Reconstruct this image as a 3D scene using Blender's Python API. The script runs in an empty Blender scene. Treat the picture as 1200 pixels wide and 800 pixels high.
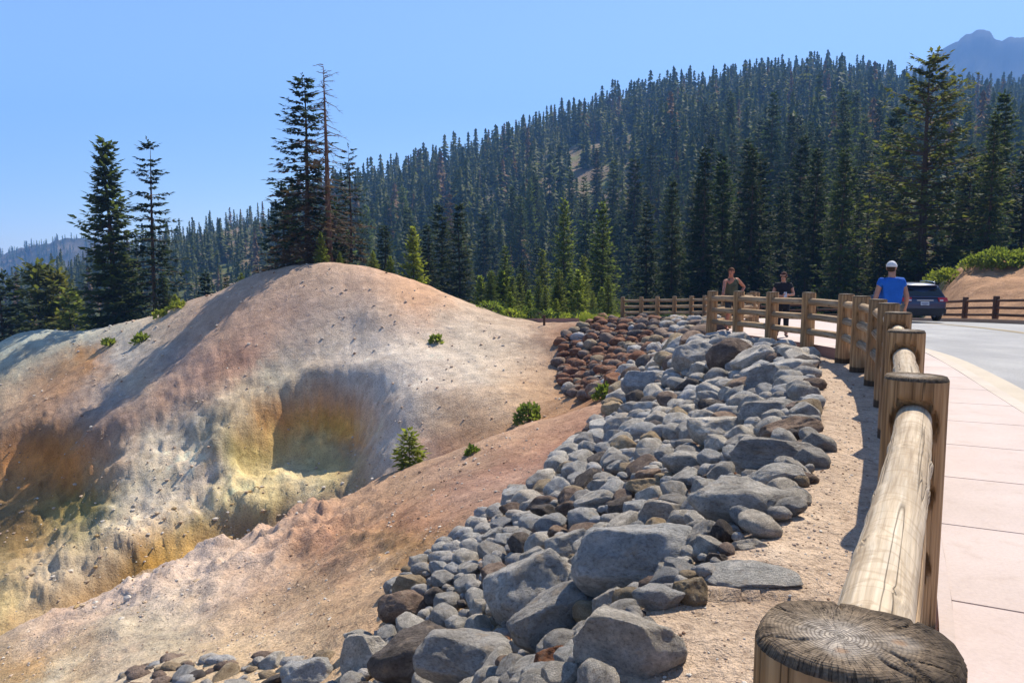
import bpy, bmesh, math, random
import numpy as np
from mathutils import Vector, Matrix, Quaternion

# ------------------------------------------------------------------ camera, sky, sun
S = bpy.context.scene
COL = S.collection
PITCH = math.atan(100 / 900)
CAM_Z = 1.62
cam_data = bpy.data.cameras.new("camera")
cam_data.lens = 27.0
cam_data.sensor_width = 36.0
cam_data.clip_start = 0.05
cam_data.clip_end = 30000
cam = bpy.data.objects.new("camera", cam_data)
COL.objects.link(cam)
cam.location = (0, 0, CAM_Z)
cam.rotation_euler = (math.pi / 2 - PITCH, 0, 0)
S.camera = cam

SUN_AZ = math.radians(37)      # clockwise from +Y
SUN_EL = math.radians(50)
world = bpy.data.worlds.new("World")
S.world = world
world.use_nodes = True
wn = world.node_tree
for n in list(wn.nodes):
    wn.nodes.remove(n)
sky = wn.nodes.new('ShaderNodeTexSky')
sky.sky_type = 'NISHITA'
sky.sun_disc = False
sky.sun_elevation = SUN_EL
sky.sun_rotation = SUN_AZ
sky.altitude = 2000
sky.air_density = 1.0
sky.dust_density = 0.7
sky.ozone_density = 0.5
bg = wn.nodes.new('ShaderNodeBackground')
bg.inputs['Strength'].default_value = 0.105
wo = wn.nodes.new('ShaderNodeOutputWorld')
wn.links.new(sky.outputs[0], bg.inputs['Color'])
wn.links.new(bg.outputs[0], wo.inputs['Surface'])
sd = bpy.data.lights.new("sun", 'SUN')
sd.energy = 5.0
sd.angle = math.radians(0.5)
sd.color = (1.0, 0.91, 0.75)
sun = bpy.data.objects.new("sun", sd)
COL.objects.link(sun)
to_sun = Vector((math.sin(SUN_AZ) * math.cos(SUN_EL), math.cos(SUN_AZ) * math.cos(SUN_EL), math.sin(SUN_EL)))
sun.rotation_euler = to_sun.to_track_quat('Z', 'Y').to_euler()
S.view_settings.view_transform = 'Standard'
S.view_settings.look = 'None'
S.view_settings.exposure = 1.0
S.view_settings.gamma = 1.0
S.cycles.use_denoising = True
S.cycles.max_bounces = 6
S.cycles.diffuse_bounces = 3
S.cycles.volume_bounces = 1
S.cycles.transparent_max_bounces = 8
HAZE_DENSITY = 0.00027

# ------------------------------------------------------------------ helpers
rnd = random.Random(11)
CP, SP = math.cos(PITCH), math.sin(PITCH)


def pix(px, py, d):
    """World point seen at pixel (px, py) of the 1200x800 photograph at ground distance y = d."""
    u = (400 - py) / 900.0
    dy = CP + u * SP
    dz = -SP + u * CP
    return np.array([(px - 600) / 900.0 / dy * d, d, CAM_Z + dz / dy * d])


def proj(x, y, z):
    """World point -> photograph pixel (numpy, y clipped in front of the camera)."""
    z = z - CAM_Z
    f = np.maximum(y * CP - z * SP, 0.05)
    up = y * SP + z * CP
    return 600 + 900 * x / f, 400 - 900 * up / f


_p = np.random.RandomState(5).permutation(256)
PERM = np.concatenate([_p, _p, _p])
_g = np.random.RandomState(6).normal(size=(256, 3))
GRAD = _g / np.linalg.norm(_g, axis=1)[:, None]


def noise3(x, y, z=None):
    x = np.asarray(x, float); y = np.asarray(y, float)
    z = np.zeros_like(x) if z is None else np.asarray(z, float) + 0 * x
    xi, yi, zi = np.floor(x).astype(int), np.floor(y).astype(int), np.floor(z).astype(int)
    xf, yf, zf = x - xi, y - yi, z - zi
    xi &= 255; yi &= 255; zi &= 255
    f = lambda t: t * t * t * (t * (t * 6 - 15) + 10)
    u, v, w = f(xf), f(yf), f(zf)
    out = 0
    for a in (0, 1):
        wa = u if a else 1 - u
        for b in (0, 1):
            wb = v if b else 1 - v
            for c in (0, 1):
                wc = w if c else 1 - w
                g = GRAD[PERM[PERM[PERM[xi + a] + yi + b] + zi + c]]
                out = out + wa * wb * wc * (g[..., 0] * (xf - a) + g[..., 1] * (yf - b) + g[..., 2] * (zf - c))
    return out * 1.6


def fbm(x, y, z=None, o=4, gain=0.5):
    s, a, k = 0, 1, 1.0
    for i in range(o):
        s = s + a * noise3(x * k + 17.3 * i, y * k - 9.1 * i, None if z is None else z * k + 3.7 * i)
        a *= gain; k *= 2.03
    return s


def sstep(a, b, x):
    t = np.clip((x - a) / (b - a), 0, 1)
    return t * t * (3 - 2 * t)


def mesh_np(name, V, F, mats=(), mi=None, smooth=False):
    """Mesh from numpy arrays; F is (m, k)."""
    me = bpy.data.meshes.new(name)
    V = np.ascontiguousarray(V, np.float32); F = np.ascontiguousarray(F, np.int32)
    m, k = F.shape
    me.vertices.add(len(V)); me.vertices.foreach_set('co', V.ravel())
    me.loops.add(m * k); me.loops.foreach_set('vertex_index', F.ravel())
    me.polygons.add(m); me.polygons.foreach_set('loop_start', np.arange(0, m * k, k, dtype=np.int32))
    for mt in mats:
        me.materials.append(mt)
    if mi is not None:
        me.polygons.foreach_set('material_index', np.ascontiguousarray(mi, np.int32))
    me.polygons.foreach_set('use_smooth', np.full(m, smooth, dtype=bool))
    me.update(calc_edges=True)
    return me


def mesh_py(name, V, F, mats=(), mi=None, smooth=False):
    me = bpy.data.meshes.new(name)
    me.from_pydata([tuple(map(float, v)) for v in V], [], [tuple(map(int, f)) for f in F])
    for mt in mats:
        me.materials.append(mt)
    for i, p in enumerate(me.polygons):
        p.use_smooth = smooth
        if mi is not None:
            p.material_index = mi[i]
    me.update()
    return me


def obj(name, me, parent=None, loc=None):
    o = bpy.data.objects.new(name, me)
    COL.objects.link(o)
    if parent is not None:
        o.parent = parent
    if loc is not None:
        o.location = loc
    return o


def tag(o, label=None, cat=None, group=None, kind=None):
    if label: o['label'] = label
    if cat: o['category'] = cat
    if group: o['group'] = group
    if kind: o['kind'] = kind
    return o


def empty(name, loc=(0, 0, 0), rz=0.0, scale=None):
    o = bpy.data.objects.new(name, None)
    COL.objects.link(o)
    o.location = loc
    o.rotation_euler = (0, 0, rz)
    if scale is not None:
        o.scale = scale if hasattr(scale, '__len__') else (scale,) * 3
    o.empty_display_size = 0.2
    return o


def polyline(pts, step):
    """Resample a smoothed polyline (Catmull-Rom) roughly every step."""
    P = [np.array(p, float) for p in pts]
    P = [2 * P[0] - P[1]] + P + [2 * P[-1] - P[-2]]
    out = []
    for i in range(1, len(P) - 2):
        n = max(1, int(np.linalg.norm(P[i + 1] - P[i]) / step))
        for j in range(n):
            t = j / n
            a, b, c, d = P[i - 1], P[i], P[i + 1], P[i + 2]
            out.append(0.5 * (2 * b + (c - a) * t + (2 * a - 5 * b + 4 * c - d) * t * t + (3 * b - a - 3 * c + d) * t ** 3))
    out.append(P[-2])
    return np.array(out)


def sdist(x, y, L):
    """Signed distance to polyline L, positive on its left side."""
    best = np.full(x.shape, 1e18); sg = np.zeros(x.shape)
    for a, b in zip(L[:-1], L[1:]):
        e = b - a
        t = np.clip(((x - a[0]) * e[0] + (y - a[1]) * e[1]) / (e @ e), 0, 1)
        dx, dy = x - a[0] - t * e[0], y - a[1] - t * e[1]
        d = dx * dx + dy * dy
        m = d < best
        best = np.where(m, d, best)
        sg = np.where(m, np.sign(e[0] * (y - a[1]) - e[1] * (x - a[0])), sg)
    return np.sqrt(best) * sg


def inpoly(px, py, poly):
    c = np.zeros(np.shape(px), bool)
    n = len(poly)
    for i in range(n):
        x0, y0 = poly[i]; x1, y1 = poly[i - 1]
        if y0 == y1:
            continue
        k = ((y0 > py) != (y1 > py)) & (px < (x1 - x0) * (py - y0) / (y1 - y0) + x0)
        c ^= k
    return c


class MB:
    """Collects simple solids into one mesh."""
    def __init__(s):
        s.v, s.f, s.m = [], [], []

    def add(s, V, F, m=0):
        o = len(s.v)
        s.v += [tuple(v) for v in V]
        s.f += [tuple(i + o for i in f) for f in F]
        s.m += [m] * len(F)

    def box(s, c, d, m=0, rot=None, taper=1.0):
        V = []
        for z in (-.5, .5):
            k = 1 if z < 0 else taper
            for x, y in ((-.5, -.5), (.5, -.5), (.5, .5), (-.5, .5)):
                p = Vector((x * d[0] * k, y * d[1] * k, z * d[2]))
                if rot is not None:
                    p = rot @ p
                V.append((p.x + c[0], p.y + c[1], p.z + c[2]))
        s.add(V, [(3, 2, 1, 0), (4, 5, 6, 7), (0, 1, 5, 4), (1, 2, 6, 5), (2, 3, 7, 6), (3, 0, 4, 7)], m)

    def tube(s, pts, rad, n=8, m=0, cap=True):
        pts = [Vector(p) for p in pts]
        if not hasattr(rad, '__len__'):
            rad = [rad] * len(pts)
        rings = []
        ref = Vector((0.13, 0.21, 0.97)).normalized()
        for i, p in enumerate(pts):
            t = (pts[min(i + 1, len(pts) - 1)] - pts[max(i - 1, 0)]).normalized()
            a = t.cross(ref)
            if a.length < .05:
                a = t.cross(Vector((1, 0, 0)))
            a.normalize(); b = t.cross(a)
            rings.append([p + (a * math.cos(2 * math.pi * k / n) + b * math.sin(2 * math.pi * k / n)) * rad[i] for k in range(n)])
        V = [tuple(q) for r in rings for q in r]
        F = []
        for i in range(len(pts) - 1):
            for k in range(n):
                a, b = i * n + k, i * n + (k + 1) % n
                F.append((a, a + n, b + n, b))
        if cap:
            F.append(tuple(range(n)))
            F.append(tuple(reversed(range((len(pts) - 1) * n, len(pts) * n))))
        s.add(V, F, m)

    def mesh(s, name, mats, smooth=False):
        return mesh_py(name, s.v, s.f, mats, s.m, smooth)

    def build(s, name, mats, parent=None, smooth=False):
        return obj(name, s.mesh(name, mats if isinstance(mats, (list, tuple)) else [mats], smooth), parent)


# ------------------------------------------------------------------ materials
class NT:
    """Small node-graph writer."""
    def __init__(s, name, rough=0.9, spec=0.2):
        s.mat = bpy.data.materials.new(name)
        s.mat.use_nodes = True
        s.t = s.mat.node_tree
        s.n = s.t.nodes
        s.b = s.n['Principled BSDF']
        s.b.inputs['Roughness'].default_value = rough
        s.b.inputs['Specular IOR Level'].default_value = spec
        s._tc = None

    def new(s, typ, **kw):
        n = s.n.new(typ)
        for k, v in kw.items():
            setattr(n, k, v)
        return n

    def link(s, a, b):
        s.t.links.new(a, b)

    def coord(s, out='Object', scale=(1, 1, 1)):
        if s._tc is None:
            s._tc = s.new('ShaderNodeTexCoord')
        m = s.new('ShaderNodeMapping')
        m.inputs['Scale'].default_value = scale
        s.link(s._tc.outputs[out], m.inputs['Vector'])
        return m.outputs[0]

    def noise(s, vec, scale, detail=4, rough=0.55, out='Fac', dist=0.0):
        n = s.new('ShaderNodeTexNoise')
        n.inputs['Scale'].default_value = scale
        n.inputs['Detail'].default_value = detail
        n.inputs['Roughness'].default_value = rough
        n.inputs['Distortion'].default_value = dist
        s.link(vec, n.inputs['Vector'])
        return n.outputs[out]

    def voro(s, vec, scale, feature='F1', out='Distance'):
        n = s.new('ShaderNodeTexVoronoi', feature=feature)
        n.inputs['Scale'].default_value = scale
        s.link(vec, n.inputs['Vector'])
        return n.outputs[out]

    def ramp(s, fac, stops, interp='LINEAR'):
        r = s.new('ShaderNodeValToRGB')
        r.color_ramp.interpolation = interp
        e = r.color_ramp.elements
        while len(e) < len(stops):
            e.new(0.5)
        for q, (p, c) in zip(e, stops):
            q.position = p
            q.color = (*c, 1) if hasattr(c, '__len__') else (c, c, c, 1)
        s.link(fac, r.inputs[0])
        return r.outputs[0]

    def mix(s, fac, a, b, mode='MIX'):
        m = s.new('ShaderNodeMix', data_type='RGBA', blend_type=mode)
        for sock, v in ((m.inputs[0], fac), (m.inputs[6], a), (m.inputs[7], b)):
            if isinstance(v, (int, float)):
                sock.default_value = v if sock.type == 'VALUE' else (v, v, v, 1)
            elif isinstance(v, tuple):
                sock.default_value = (*v, 1)
            else:
                s.link(v, sock)
        return m.outputs[2]

    def math(s, op, a, b=0.0, c=None):
        m = s.new('ShaderNodeMath', operation=op)
        for i, v in enumerate((a, b, c)):
            if v is None:
                continue
            if isinstance(v, (int, float)):
                m.inputs[i].default_value = v
            else:
                s.link(v, m.inputs[i])
        return m.outputs[0]

    def color(s, c):
        if isinstance(c, tuple):
            s.b.inputs['Base Color'].default_value = (*c, 1)
        else:
            s.link(c, s.b.inputs['Base Color'])

    def bump(s, h, strength=0.5, dist=0.02, prev=None):
        b = s.new('ShaderNodeBump')
        b.inputs['Strength'].default_value = strength
        b.inputs['Distance'].default_value = dist
        s.link(h, b.inputs['Height'])
        if prev is not None:
            s.link(prev, b.inputs['Normal'])
        s.link(b.outputs[0], s.b.inputs['Normal'])
        return b.outputs[0]

    def rand(s):
        return s.new('ShaderNodeObjectInfo').outputs['Random']


def flat(name, c, rough=0.6, spec=0.3, metal=0.0):
    m = NT(name, rough, spec)
    v = m.noise(m.coord(), 9, 3)
    m.color(m.mix(m.ramp(v, [(0.3, 0.82), (0.7, 1.0)]), (0, 0, 0), c))
    m.b.inputs['Metallic'].default_value = metal
    return m.mat


def ground_material(name, grit=1.0):
    m = NT(name, 0.95, 0.1)
    a = m.new('ShaderNodeAttribute', attribute_name='albedo').outputs['Color']
    v = m.coord()
    n1 = m.noise(v, 1.3, 6, 0.65)
    n2 = m.noise(v, 14, 5, 0.7)
    n3 = m.noise(v, 60, 3, 0.7)
    c = m.mix(1.0, a, m.ramp(n1, [(0.3, (0.80, 0.77, 0.76)), (0.5, (1, 1, 1)), (0.72, (1.17, 1.16, 1.15))]), 'MULTIPLY')
    c = m.mix(1.0, c, m.ramp(n2, [(0.32, (0.56, 0.53, 0.52)), (0.46, (1, 1, 1)), (0.70, (1.25, 1.25, 1.24))]), 'MULTIPLY')
    c = m.mix(1.0, c, m.ramp(n3, [(0.28, (0.72, 0.70, 0.69)), (0.5, (1, 1, 1)), (0.72, (1.16, 1.16, 1.16))]), 'MULTIPLY')
    rg = m.new('ShaderNodeTexNoise', noise_type='RIDGED_MULTIFRACTAL')
    for k_, v_ in (('Scale', 2.2), ('Detail', 9.0), ('Roughness', .62), ('Lacunarity', 2.1)):
        rg.inputs[k_].default_value = v_
    m.link(v, rg.inputs['Vector'])
    crust = m.ramp(rg.outputs['Fac'], [(0.0, 0.0), (1.0, 1.0)])
    c = m.mix(1.0, c, m.ramp(crust, [(0.1, (0.86, 0.84, 0.83)), (0.5, (1, 1, 1)), (0.95, (1.12, 1.12, 1.12))]), 'MULTIPLY')
    m.color(c)
    b = m.bump(n1, 0.5, 0.25 * grit)
    b = m.bump(crust, 0.5, 0.10 * grit, b)
    b = m.bump(n2, 0.8, 0.08 * grit, b)
    m.bump(n3, 0.6, 0.012 * grit, b)
    return m.mat


def rock_material(name, c1, c2, c3):
    m = NT(name, 0.9, 0.15)
    v = m.coord()
    r = m.rand()
    off = m.new('ShaderNodeVectorMath', operation='ADD')
    m.link(v, off.inputs[0])
    comb = m.new('ShaderNodeCombineXYZ')
    m.link(m.math('MULTIPLY', r, 31.0), comb.inputs[0]); m.link(m.math('MULTIPLY', r, 17.0), comb.inputs[1])
    m.link(comb.outputs[0], off.inputs[1])
    v = off.outputs[0]
    n1 = m.noise(v, 2.2, 5, 0.6)
    n2 = m.noise(v, 13, 8, 0.75)
    pits = m.voro(v, 24, 'F1')
    c = m.ramp(n1, [(0.32, c1), (0.52, c2), (0.70, c3)])
    c = m.mix(1.0, c, m.ramp(r, [(0, (0.72, 0.72, 0.74)), (0.5, (1, 1, 1)), (1, (1.28, 1.22, 1.14))]), 'MULTIPLY')
    c = m.mix(1.0, c, m.ramp(n2, [(0.33, (0.50, 0.49, 0.48)), (0.48, (1, 1, 1)), (0.68, (1.34, 1.33, 1.31))]), 'MULTIPLY')
    dust = m.noise(v, 3.1, 3, 0.6)
    c = m.mix(m.ramp(dust, [(0.56, 0.0), (0.72, 0.55)]), c, (0.42, 0.32, 0.23))
    c = m.mix(1.0, c, m.ramp(pits, [(0.06, (0.55, 0.54, 0.53)), (0.2, (1, 1, 1))]), 'MULTIPLY')
    m.color(c)
    b = m.bump(n2, 1.0, 0.07)
    m.bump(m.ramp(pits, [(0.0, 0.0), (0.3, 1.0)]), 0.5, 0.02, b)
    return m.mat


def wood_material(name, dark, mid, light, ripple=0.0, foot_shade_z=None):
    """Round log: grain along local Z, fine checks, knots."""
    m = NT(name, 0.8, 0.15)
    g = m.noise(m.coord(scale=(26, 26, 1.2)), 1.0, 4, 0.6, dist=0.3)
    g2 = m.noise(m.coord(scale=(90, 90, 2.5)), 1.0, 3, 0.6)
    big = m.noise(m.coord(scale=(3, 3, 1.0)), 1.0, 3)
    crack = m.noise(m.coord(scale=(17, 17, 0.22)), 1.0, 2, 0.5, dist=0.15)
    c = m.ramp(g, [(0.28, dark), (0.5, mid), (0.72, light)])
    c = m.mix(1.0, c, m.ramp(g2, [(0.3, (0.7, 0.68, 0.66)), (0.55, (1, 1, 1)), (0.8, (1.15, 1.15, 1.15))]), 'MULTIPLY')
    c = m.mix(1.0, c, m.ramp(big, [(0.3, (0.72, 0.72, 0.74)), (0.6, (1.05, 1.05, 1.05))]), 'MULTIPLY')
    rip = m.noise(m.coord(scale=(5, 5, 11)), 1.0, 2, 0.5, dist=0.6)
    c = m.mix(m.ramp(rip, [(0.46, 0.0), (0.5, ripple), (0.54, 0.0)]), c, tuple(x * 0.8 for x in dark))
    kn = m.voro(m.coord(scale=(5, 5, 1.9)), 1.0, 'F1')
    c = m.mix(m.ramp(kn, [(0.05, 0.75), (0.12, 0.0)]), c, tuple(x * 0.55 for x in dark))
    line = m.ramp(crack, [(0.488, 0.0), (0.5, 1.0), (0.512, 0.0)])
    c = m.mix(m.math('MULTIPLY', line, 0.75), c, tuple(x * 0.3 for x in dark))
    r = m.rand()
    c = m.mix(1.0, c, m.ramp(r, [(0, (0.78, 0.78, 0.80)), (1, (1.14, 1.1, 1.06))]), 'MULTIPLY')
    if foot_shade_z is not None:
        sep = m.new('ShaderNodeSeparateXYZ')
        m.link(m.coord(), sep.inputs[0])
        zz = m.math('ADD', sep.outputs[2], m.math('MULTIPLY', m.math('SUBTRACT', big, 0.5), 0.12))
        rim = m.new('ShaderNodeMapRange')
        rim.inputs[1].default_value = foot_shade_z; rim.inputs[2].default_value = foot_shade_z + 0.02
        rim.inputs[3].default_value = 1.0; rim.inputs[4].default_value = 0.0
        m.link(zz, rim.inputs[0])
        c = m.mix(m.math('MULTIPLY', rim.outputs[0], 0.85), c, (0.035, 0.028, 0.022))  # shade at the post foot, painted into the wood as a dark band
    m.color(c)
    b = m.bump(g, 0.5, 0.01)
    b = m.bump(m.ramp(crack, [(0.485, 1.0), (0.5, 0.0), (0.515, 1.0)]), 0.6, 0.008, b)
    m.bump(g2, 0.4, 0.003, b)
    return m.mat


def needle_material(name, c1, c2, trans=0.35):
    m = NT(name, 0.75, 0.2)
    n = m.noise(m.coord(), 0.9, 3)
    n2 = m.noise(m.coord(), 7.0, 2)
    r = m.rand()
    f = m.math('ADD', m.math('MULTIPLY', n, 0.7), m.math('MULTIPLY', n2, 0.3))
    c = m.ramp(f, [(0.33, c1), (0.66, c2)])
    c = m.mix(1.0, c, m.ramp(r, [(0, (0.72, 0.8, 0.85)), (0.5, (1, 1, 1)), (1, (1.25, 1.12, 0.9))]), 'MULTIPLY')
    m.color(c)
    tr = m.new('ShaderNodeBsdfTranslucent')
    m.link(m.mix(1.0, c, (1.25, 1.3, 0.75), 'MULTIPLY'), tr.inputs['Color'])
    mx = m.new('ShaderNodeMixShader')
    mx.inputs[0].default_value = trans
    m.link(m.b.outputs[0], mx.inputs[1]); m.link(tr.outputs[0], mx.inputs[2])
    m.link(mx.outputs[0], m.n['Material Output'].inputs['Surface'])
    return m.mat

# ------------------------------------------------------------------ layout lines (world x, y)
def zs(y):
    """Height of the sidewalk, falling away from the camera."""
    y = np.asarray(y, float)
    return -0.001 * np.clip(y, 0, 45) ** 2 - 0.11 * np.clip(y - 45, 0, 40)


EDGE = polyline([(-9, -16), (-3, -5), (-.6, 1), (.37, 3.3), (1.1, 4.35), (2.0, 5.7), (2.75, 7.2), (3.8, 10), (4.9, 13.3), (5.0, 16.5),
                 (4.9, 19.5), (5.3, 21.6), (7.0, 25.5), (8.3, 29), (8.6, 33), (8.0, 36.4), (6.6, 38.4), (5.0, 39.6), (3.7, 41.2), (2.2, 46), (-2, 58), (-6, 70)], 0.8)
FENCE = [(.466, .99), (1.78, 3.34), (2.91, 5.65), (3.98, 7.9), (4.8, 9.75), (5.52, 11.6), (6.06, 13.3), (6.41, 14.75), (6.34, 16.4), (6.1, 18.0), (5.79, 19.6), (5.46, 20.95)]
NOTCH = [(6.35, 22.7), (7.3, 24.6), (8.3, 26.5), (9.1, 28.6), (9.5, 30.8), (9.75, 33.0), (9.7, 35.2), (9.55, 36.6), (9.45, 37.6), (9.0, 38.5), (8.3, 39.2), (7.53, 39.75), (6.77, 40.2), (5.85, 40.6)]
KERB = polyline([(-2.5, -13), (3.0, .8), (5.9, 8.7), (7.15, 12), (8.2, 15), (8.9, 18), (9.6, 21), (10.9, 25), (12.0, 29.5), (12.3, 34), (12.0, 38), (10.3, 41.2), (7, 43.2), (2.5, 46.5), (-1, 51), (-4, 58)], 0.5)
ROAD_R = polyline([(7.5, -16), (13, 0), (16.8, 12), (18.9, 20), (19.9, 27), (20.1, 32), (20.2, 36), (19.9, 39.5), (18.9, 42.2), (17.2, 44.2), (14.5, 46.5), (10, 49.5), (5, 54), (2, 60)], 0.5)

# ------------------------------------------------------------------ ground heights from points read off the photograph (px, py, distance)
GP = [
    # pink spur in front of the gully
    (720, 470, 20), (690, 478, 20.3), (650, 488, 20.7), (590, 506, 21.3), (540, 528, 22), (478, 546, 22.6), (430, 576, 22.8), (365, 598, 22.5),
    (300, 626, 22), (240, 650, 21.2), (190, 668, 20.6), (140, 691, 20), (70, 720, 19.2), (0, 746, 18.4), (-120, 790, 17.5),
    (690, 505, 17.6), (640, 540, 15.2), (590, 540, 16.3), (560, 520, 19.2), (540, 580, 14.6), (500, 560, 18.3), (480, 610, 14.2), (420, 620, 17.8), (430, 660, 13),
    (360, 650, 17), (370, 700, 12.2), (280, 680, 16.5), (300, 740, 12.8), (200, 710, 16.2), (210, 760, 13.0), (110, 740, 15.8), (120, 790, 12.8), (40, 770, 15.6), (30, 830, 12),
    (-60, 800, 15.5), (-100, 900, 11.5),
    # foot of the stone bank
    (700, 488, 18.2), (655, 545, 13.6), (570, 615, 11.0), (505, 660, 9.8), (458, 700, 8.9), (430, 745, 8.2), (340, 775, 8.6), (240, 785, 9.2), (150, 795, 9.6), (150, 870, 7.4), (330, 850, 7.0), (20, 880, 9.5),
    (-200, 1000, 8.5), (150, 1100, 5.0), (-300, 1500, 5.0), (450, 900, 5.2),
    # gully behind the spur
    (700, 470, 27), (640, 495, 27.5), (590, 516, 27.6), (530, 541, 28.2), (480, 562, 28.8), (430, 589, 29.8), (380, 608, 31), (330, 636, 30.6), (280, 660, 29.8), (230, 684, 28.8),
    (180, 706, 27.6), (130, 732, 26.4), (60, 766, 24.8), (0, 792, 23.8), (-120, 830, 22.4), (420, 620, 27), (300, 670, 26), (180, 720, 24.4), (60, 770, 22.4),
    (0, 724, 25.5), (30, 714, 26.4), (80, 700, 27.0),
    # mound: right shoulder
    (668, 386, 39.8), (640, 384, 41), (600, 379, 43), (560, 366, 44.5), (530, 350, 46), (480, 328, 48), (430, 313, 49.2), (385, 308, 50), (340, 312, 51), (300, 321, 52),
    (230, 350, 55), (165, 376, 58), (85, 394, 60.5), (45, 402, 62), (0, 405, 62), (-80, 410, 64), (-200, 420, 66),
    (660, 430, 35.5), (655, 455, 32), (640, 470, 30), (620, 440, 34), (600, 410, 38.5), (560, 420, 37.5), (600, 475, 30.2), (560, 465, 31.8), (510, 400, 40.5), (500, 440, 35.8), (520, 490, 31.6), (485, 505, 31.6),
    (462, 545, 30.2), (470, 470, 34.0), (430, 370, 43), (380, 350, 45.3), (330, 380, 44),
    # alcove: rim, foot of its wall, floor, lip
    (368, 440, 39.4), (398, 434, 39.0), (428, 450, 37.4), (340, 456, 39.0), (322, 482, 38.2), (290, 498, 37.0), (256, 508, 35.8), (442, 480, 35.8), (448, 515, 33.0),
    (368, 450, 39.3), (398, 446, 39.0), (425, 463, 37.3), (352, 468, 38.9), (326, 494, 38.1), (292, 509, 36.9), (260, 517, 35.7), (437, 492, 35.6),
    (291, 550, 35.9), (266, 538, 35.0), (320, 541, 36.7), (351, 531, 37.3), (376, 536, 37.0), (405, 529, 36.1), (428, 512, 35.2),
    (300, 566, 34.2), (330, 559, 34.9), (365, 561, 34.5), (395, 552, 34.4), (275, 562, 34.0), (320, 577, 33.1), (350, 572, 33.3),
    (258, 576, 33.0), (300, 588, 32.5), (345, 583, 32.7), (388, 572, 32.9), (415, 560, 33.0), (436, 543, 32.2),
    (400, 400, 42.0), (360, 400, 42.3), (422, 420, 39.9), (380, 420, 40.8), (345, 430, 40.8), (455, 430, 37.5), (440, 400, 40.8), (310, 450, 39.9), (280, 470, 38.6), (420, 380, 43.0),
    (388, 588, 32.3), (345, 600, 32.2), (300, 605, 32.0), (258, 594, 32.3),
    (375, 610, 31.8), (335, 628, 31.6), (290, 642, 31.2), (245, 658, 30.6), (410, 590, 31.6), (440, 566, 30.8),
    # left mound face
    (250, 470, 38.6), (300, 400, 42.8), (300, 470, 38.6), (200, 440, 42.5), (150, 410, 50), (100, 430, 49), (50, 450, 50), (0, 470, 49), (-80, 500, 48),
    (120, 470, 43.5), (200, 500, 38.4), (150, 540, 36), (230, 530, 36.4), (180, 580, 33.8), (250, 555, 34.6), (225, 590, 32.8), (165, 610, 31.6), (150, 575, 34.3),
    (200, 618, 30.9), (150, 640, 29.6), (105, 660, 28.4), (190, 676, 29.4), (140, 695, 28.2), (100, 706, 27.3),
    (82, 640, 29.6), (40, 672, 28), (0, 700, 27), (-60, 730, 26),
    # left pit
    (60, 500, 42), (0, 510, 42.5), (100, 510, 39.5), (120, 560, 36), (130, 590, 34.0), (60, 540, 41), (20, 550, 41.5), (80, 570, 38.5), (30, 600, 37.5), (0, 600, 38.5), (80, 615, 35.5), (50, 640, 33.5), (20, 650, 33),
    (0, 662, 31.5), (30, 668, 30), (60, 652, 31), (-80, 560, 44), (-100, 640, 36), (-200, 600, 44), (-160, 700, 28),
]
GW = [pix(*p) for p in GP]
for p in EDGE[4:]:
    GW.append(np.array([p[0], p[1], float(zs(p[1])) - .22]))
# rubble bank under the distant fence
for p in ((700, 440, 31.0), (735, 425, 31), (680, 455, 31.5), (668, 462, 31.2), (690, 400, 37), (720, 385, 38.5), (750, 400, 35), (780, 410, 31), (800, 400, 32), (740, 445, 26), (770, 430, 25)):
    GW.append(pix(*p))


# ------------------------------------------------------------------ the far country: valley, wooded mountain
RIDGE = np.array([(-900, 330), (-400, 326), (-100, 350), (0, 346), (60, 334), (100, 318), (150, 299), (200, 285), (250, 272), (300, 262), (340, 256), (400, 238), (450, 222), (500, 209),
                  (560, 190), (620, 166), (700, 138), (780, 122), (870, 104), (950, 97), (1050, 114), (1120, 122), (1200, 124), (1500, 130), (2200, 150)], float)
RDIST = np.array([(-900, 520), (0, 520), (200, 560), (400, 620), (600, 640), (870, 760), (1200, 1050), (2200, 1100)], float)
VDIST = np.array([(-900, 150), (300, 150), (700, 140), (800, 120), (950, 105), (2200, 105)], float)
VZ = np.array([(-900, -34), (300, -30), (600, -24), (740, -16), (860, -7), (1000, -4.5), (2200, -3)], float)
ip = lambda t, x: np.interp(x, t[:, 0], t[:, 1])


def far_h(x, y):
    d = np.hypot(x, y)
    az = np.arctan2(x, np.maximum(y, 1e-3) + 0 * x)
    az = np.where(y < 0, np.sign(x) * 1.5, az)
    px = 600 + 900 * np.tan(np.clip(az, -1.05, 1.05))
    u = (400 - ip(RIDGE, px)) / 900.0
    rd = ip(RDIST, px)
    slope = (-SP + u * CP) / np.sqrt((CP + u * SP) ** 2 + ((px - 600) / 900) ** 2)
    zr = CAM_Z + slope * rd
    dv, zv = ip(VDIST, px), ip(VZ, px)
    t = np.clip((d - dv) / (rd - dv), 0, 1)
    z = zv + (zr - zv) * (0.75 * t ** 1.25 + 0.25 * np.sin(t * np.pi / 2) ** 2)
    z = z + fbm(x / 90, y / 90, None, 4) * 9 * np.sin(np.pi * t) + fbm(x / 30, y / 30, None, 2) * 1.2 * np.sin(np.pi * t)
    past = np.clip(d - rd, 0, None)
    return np.where(past > 0, np.maximum(zr - past * .32 - 30 * (past / 400) ** 2, -70 + 0 * z), z)


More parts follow.
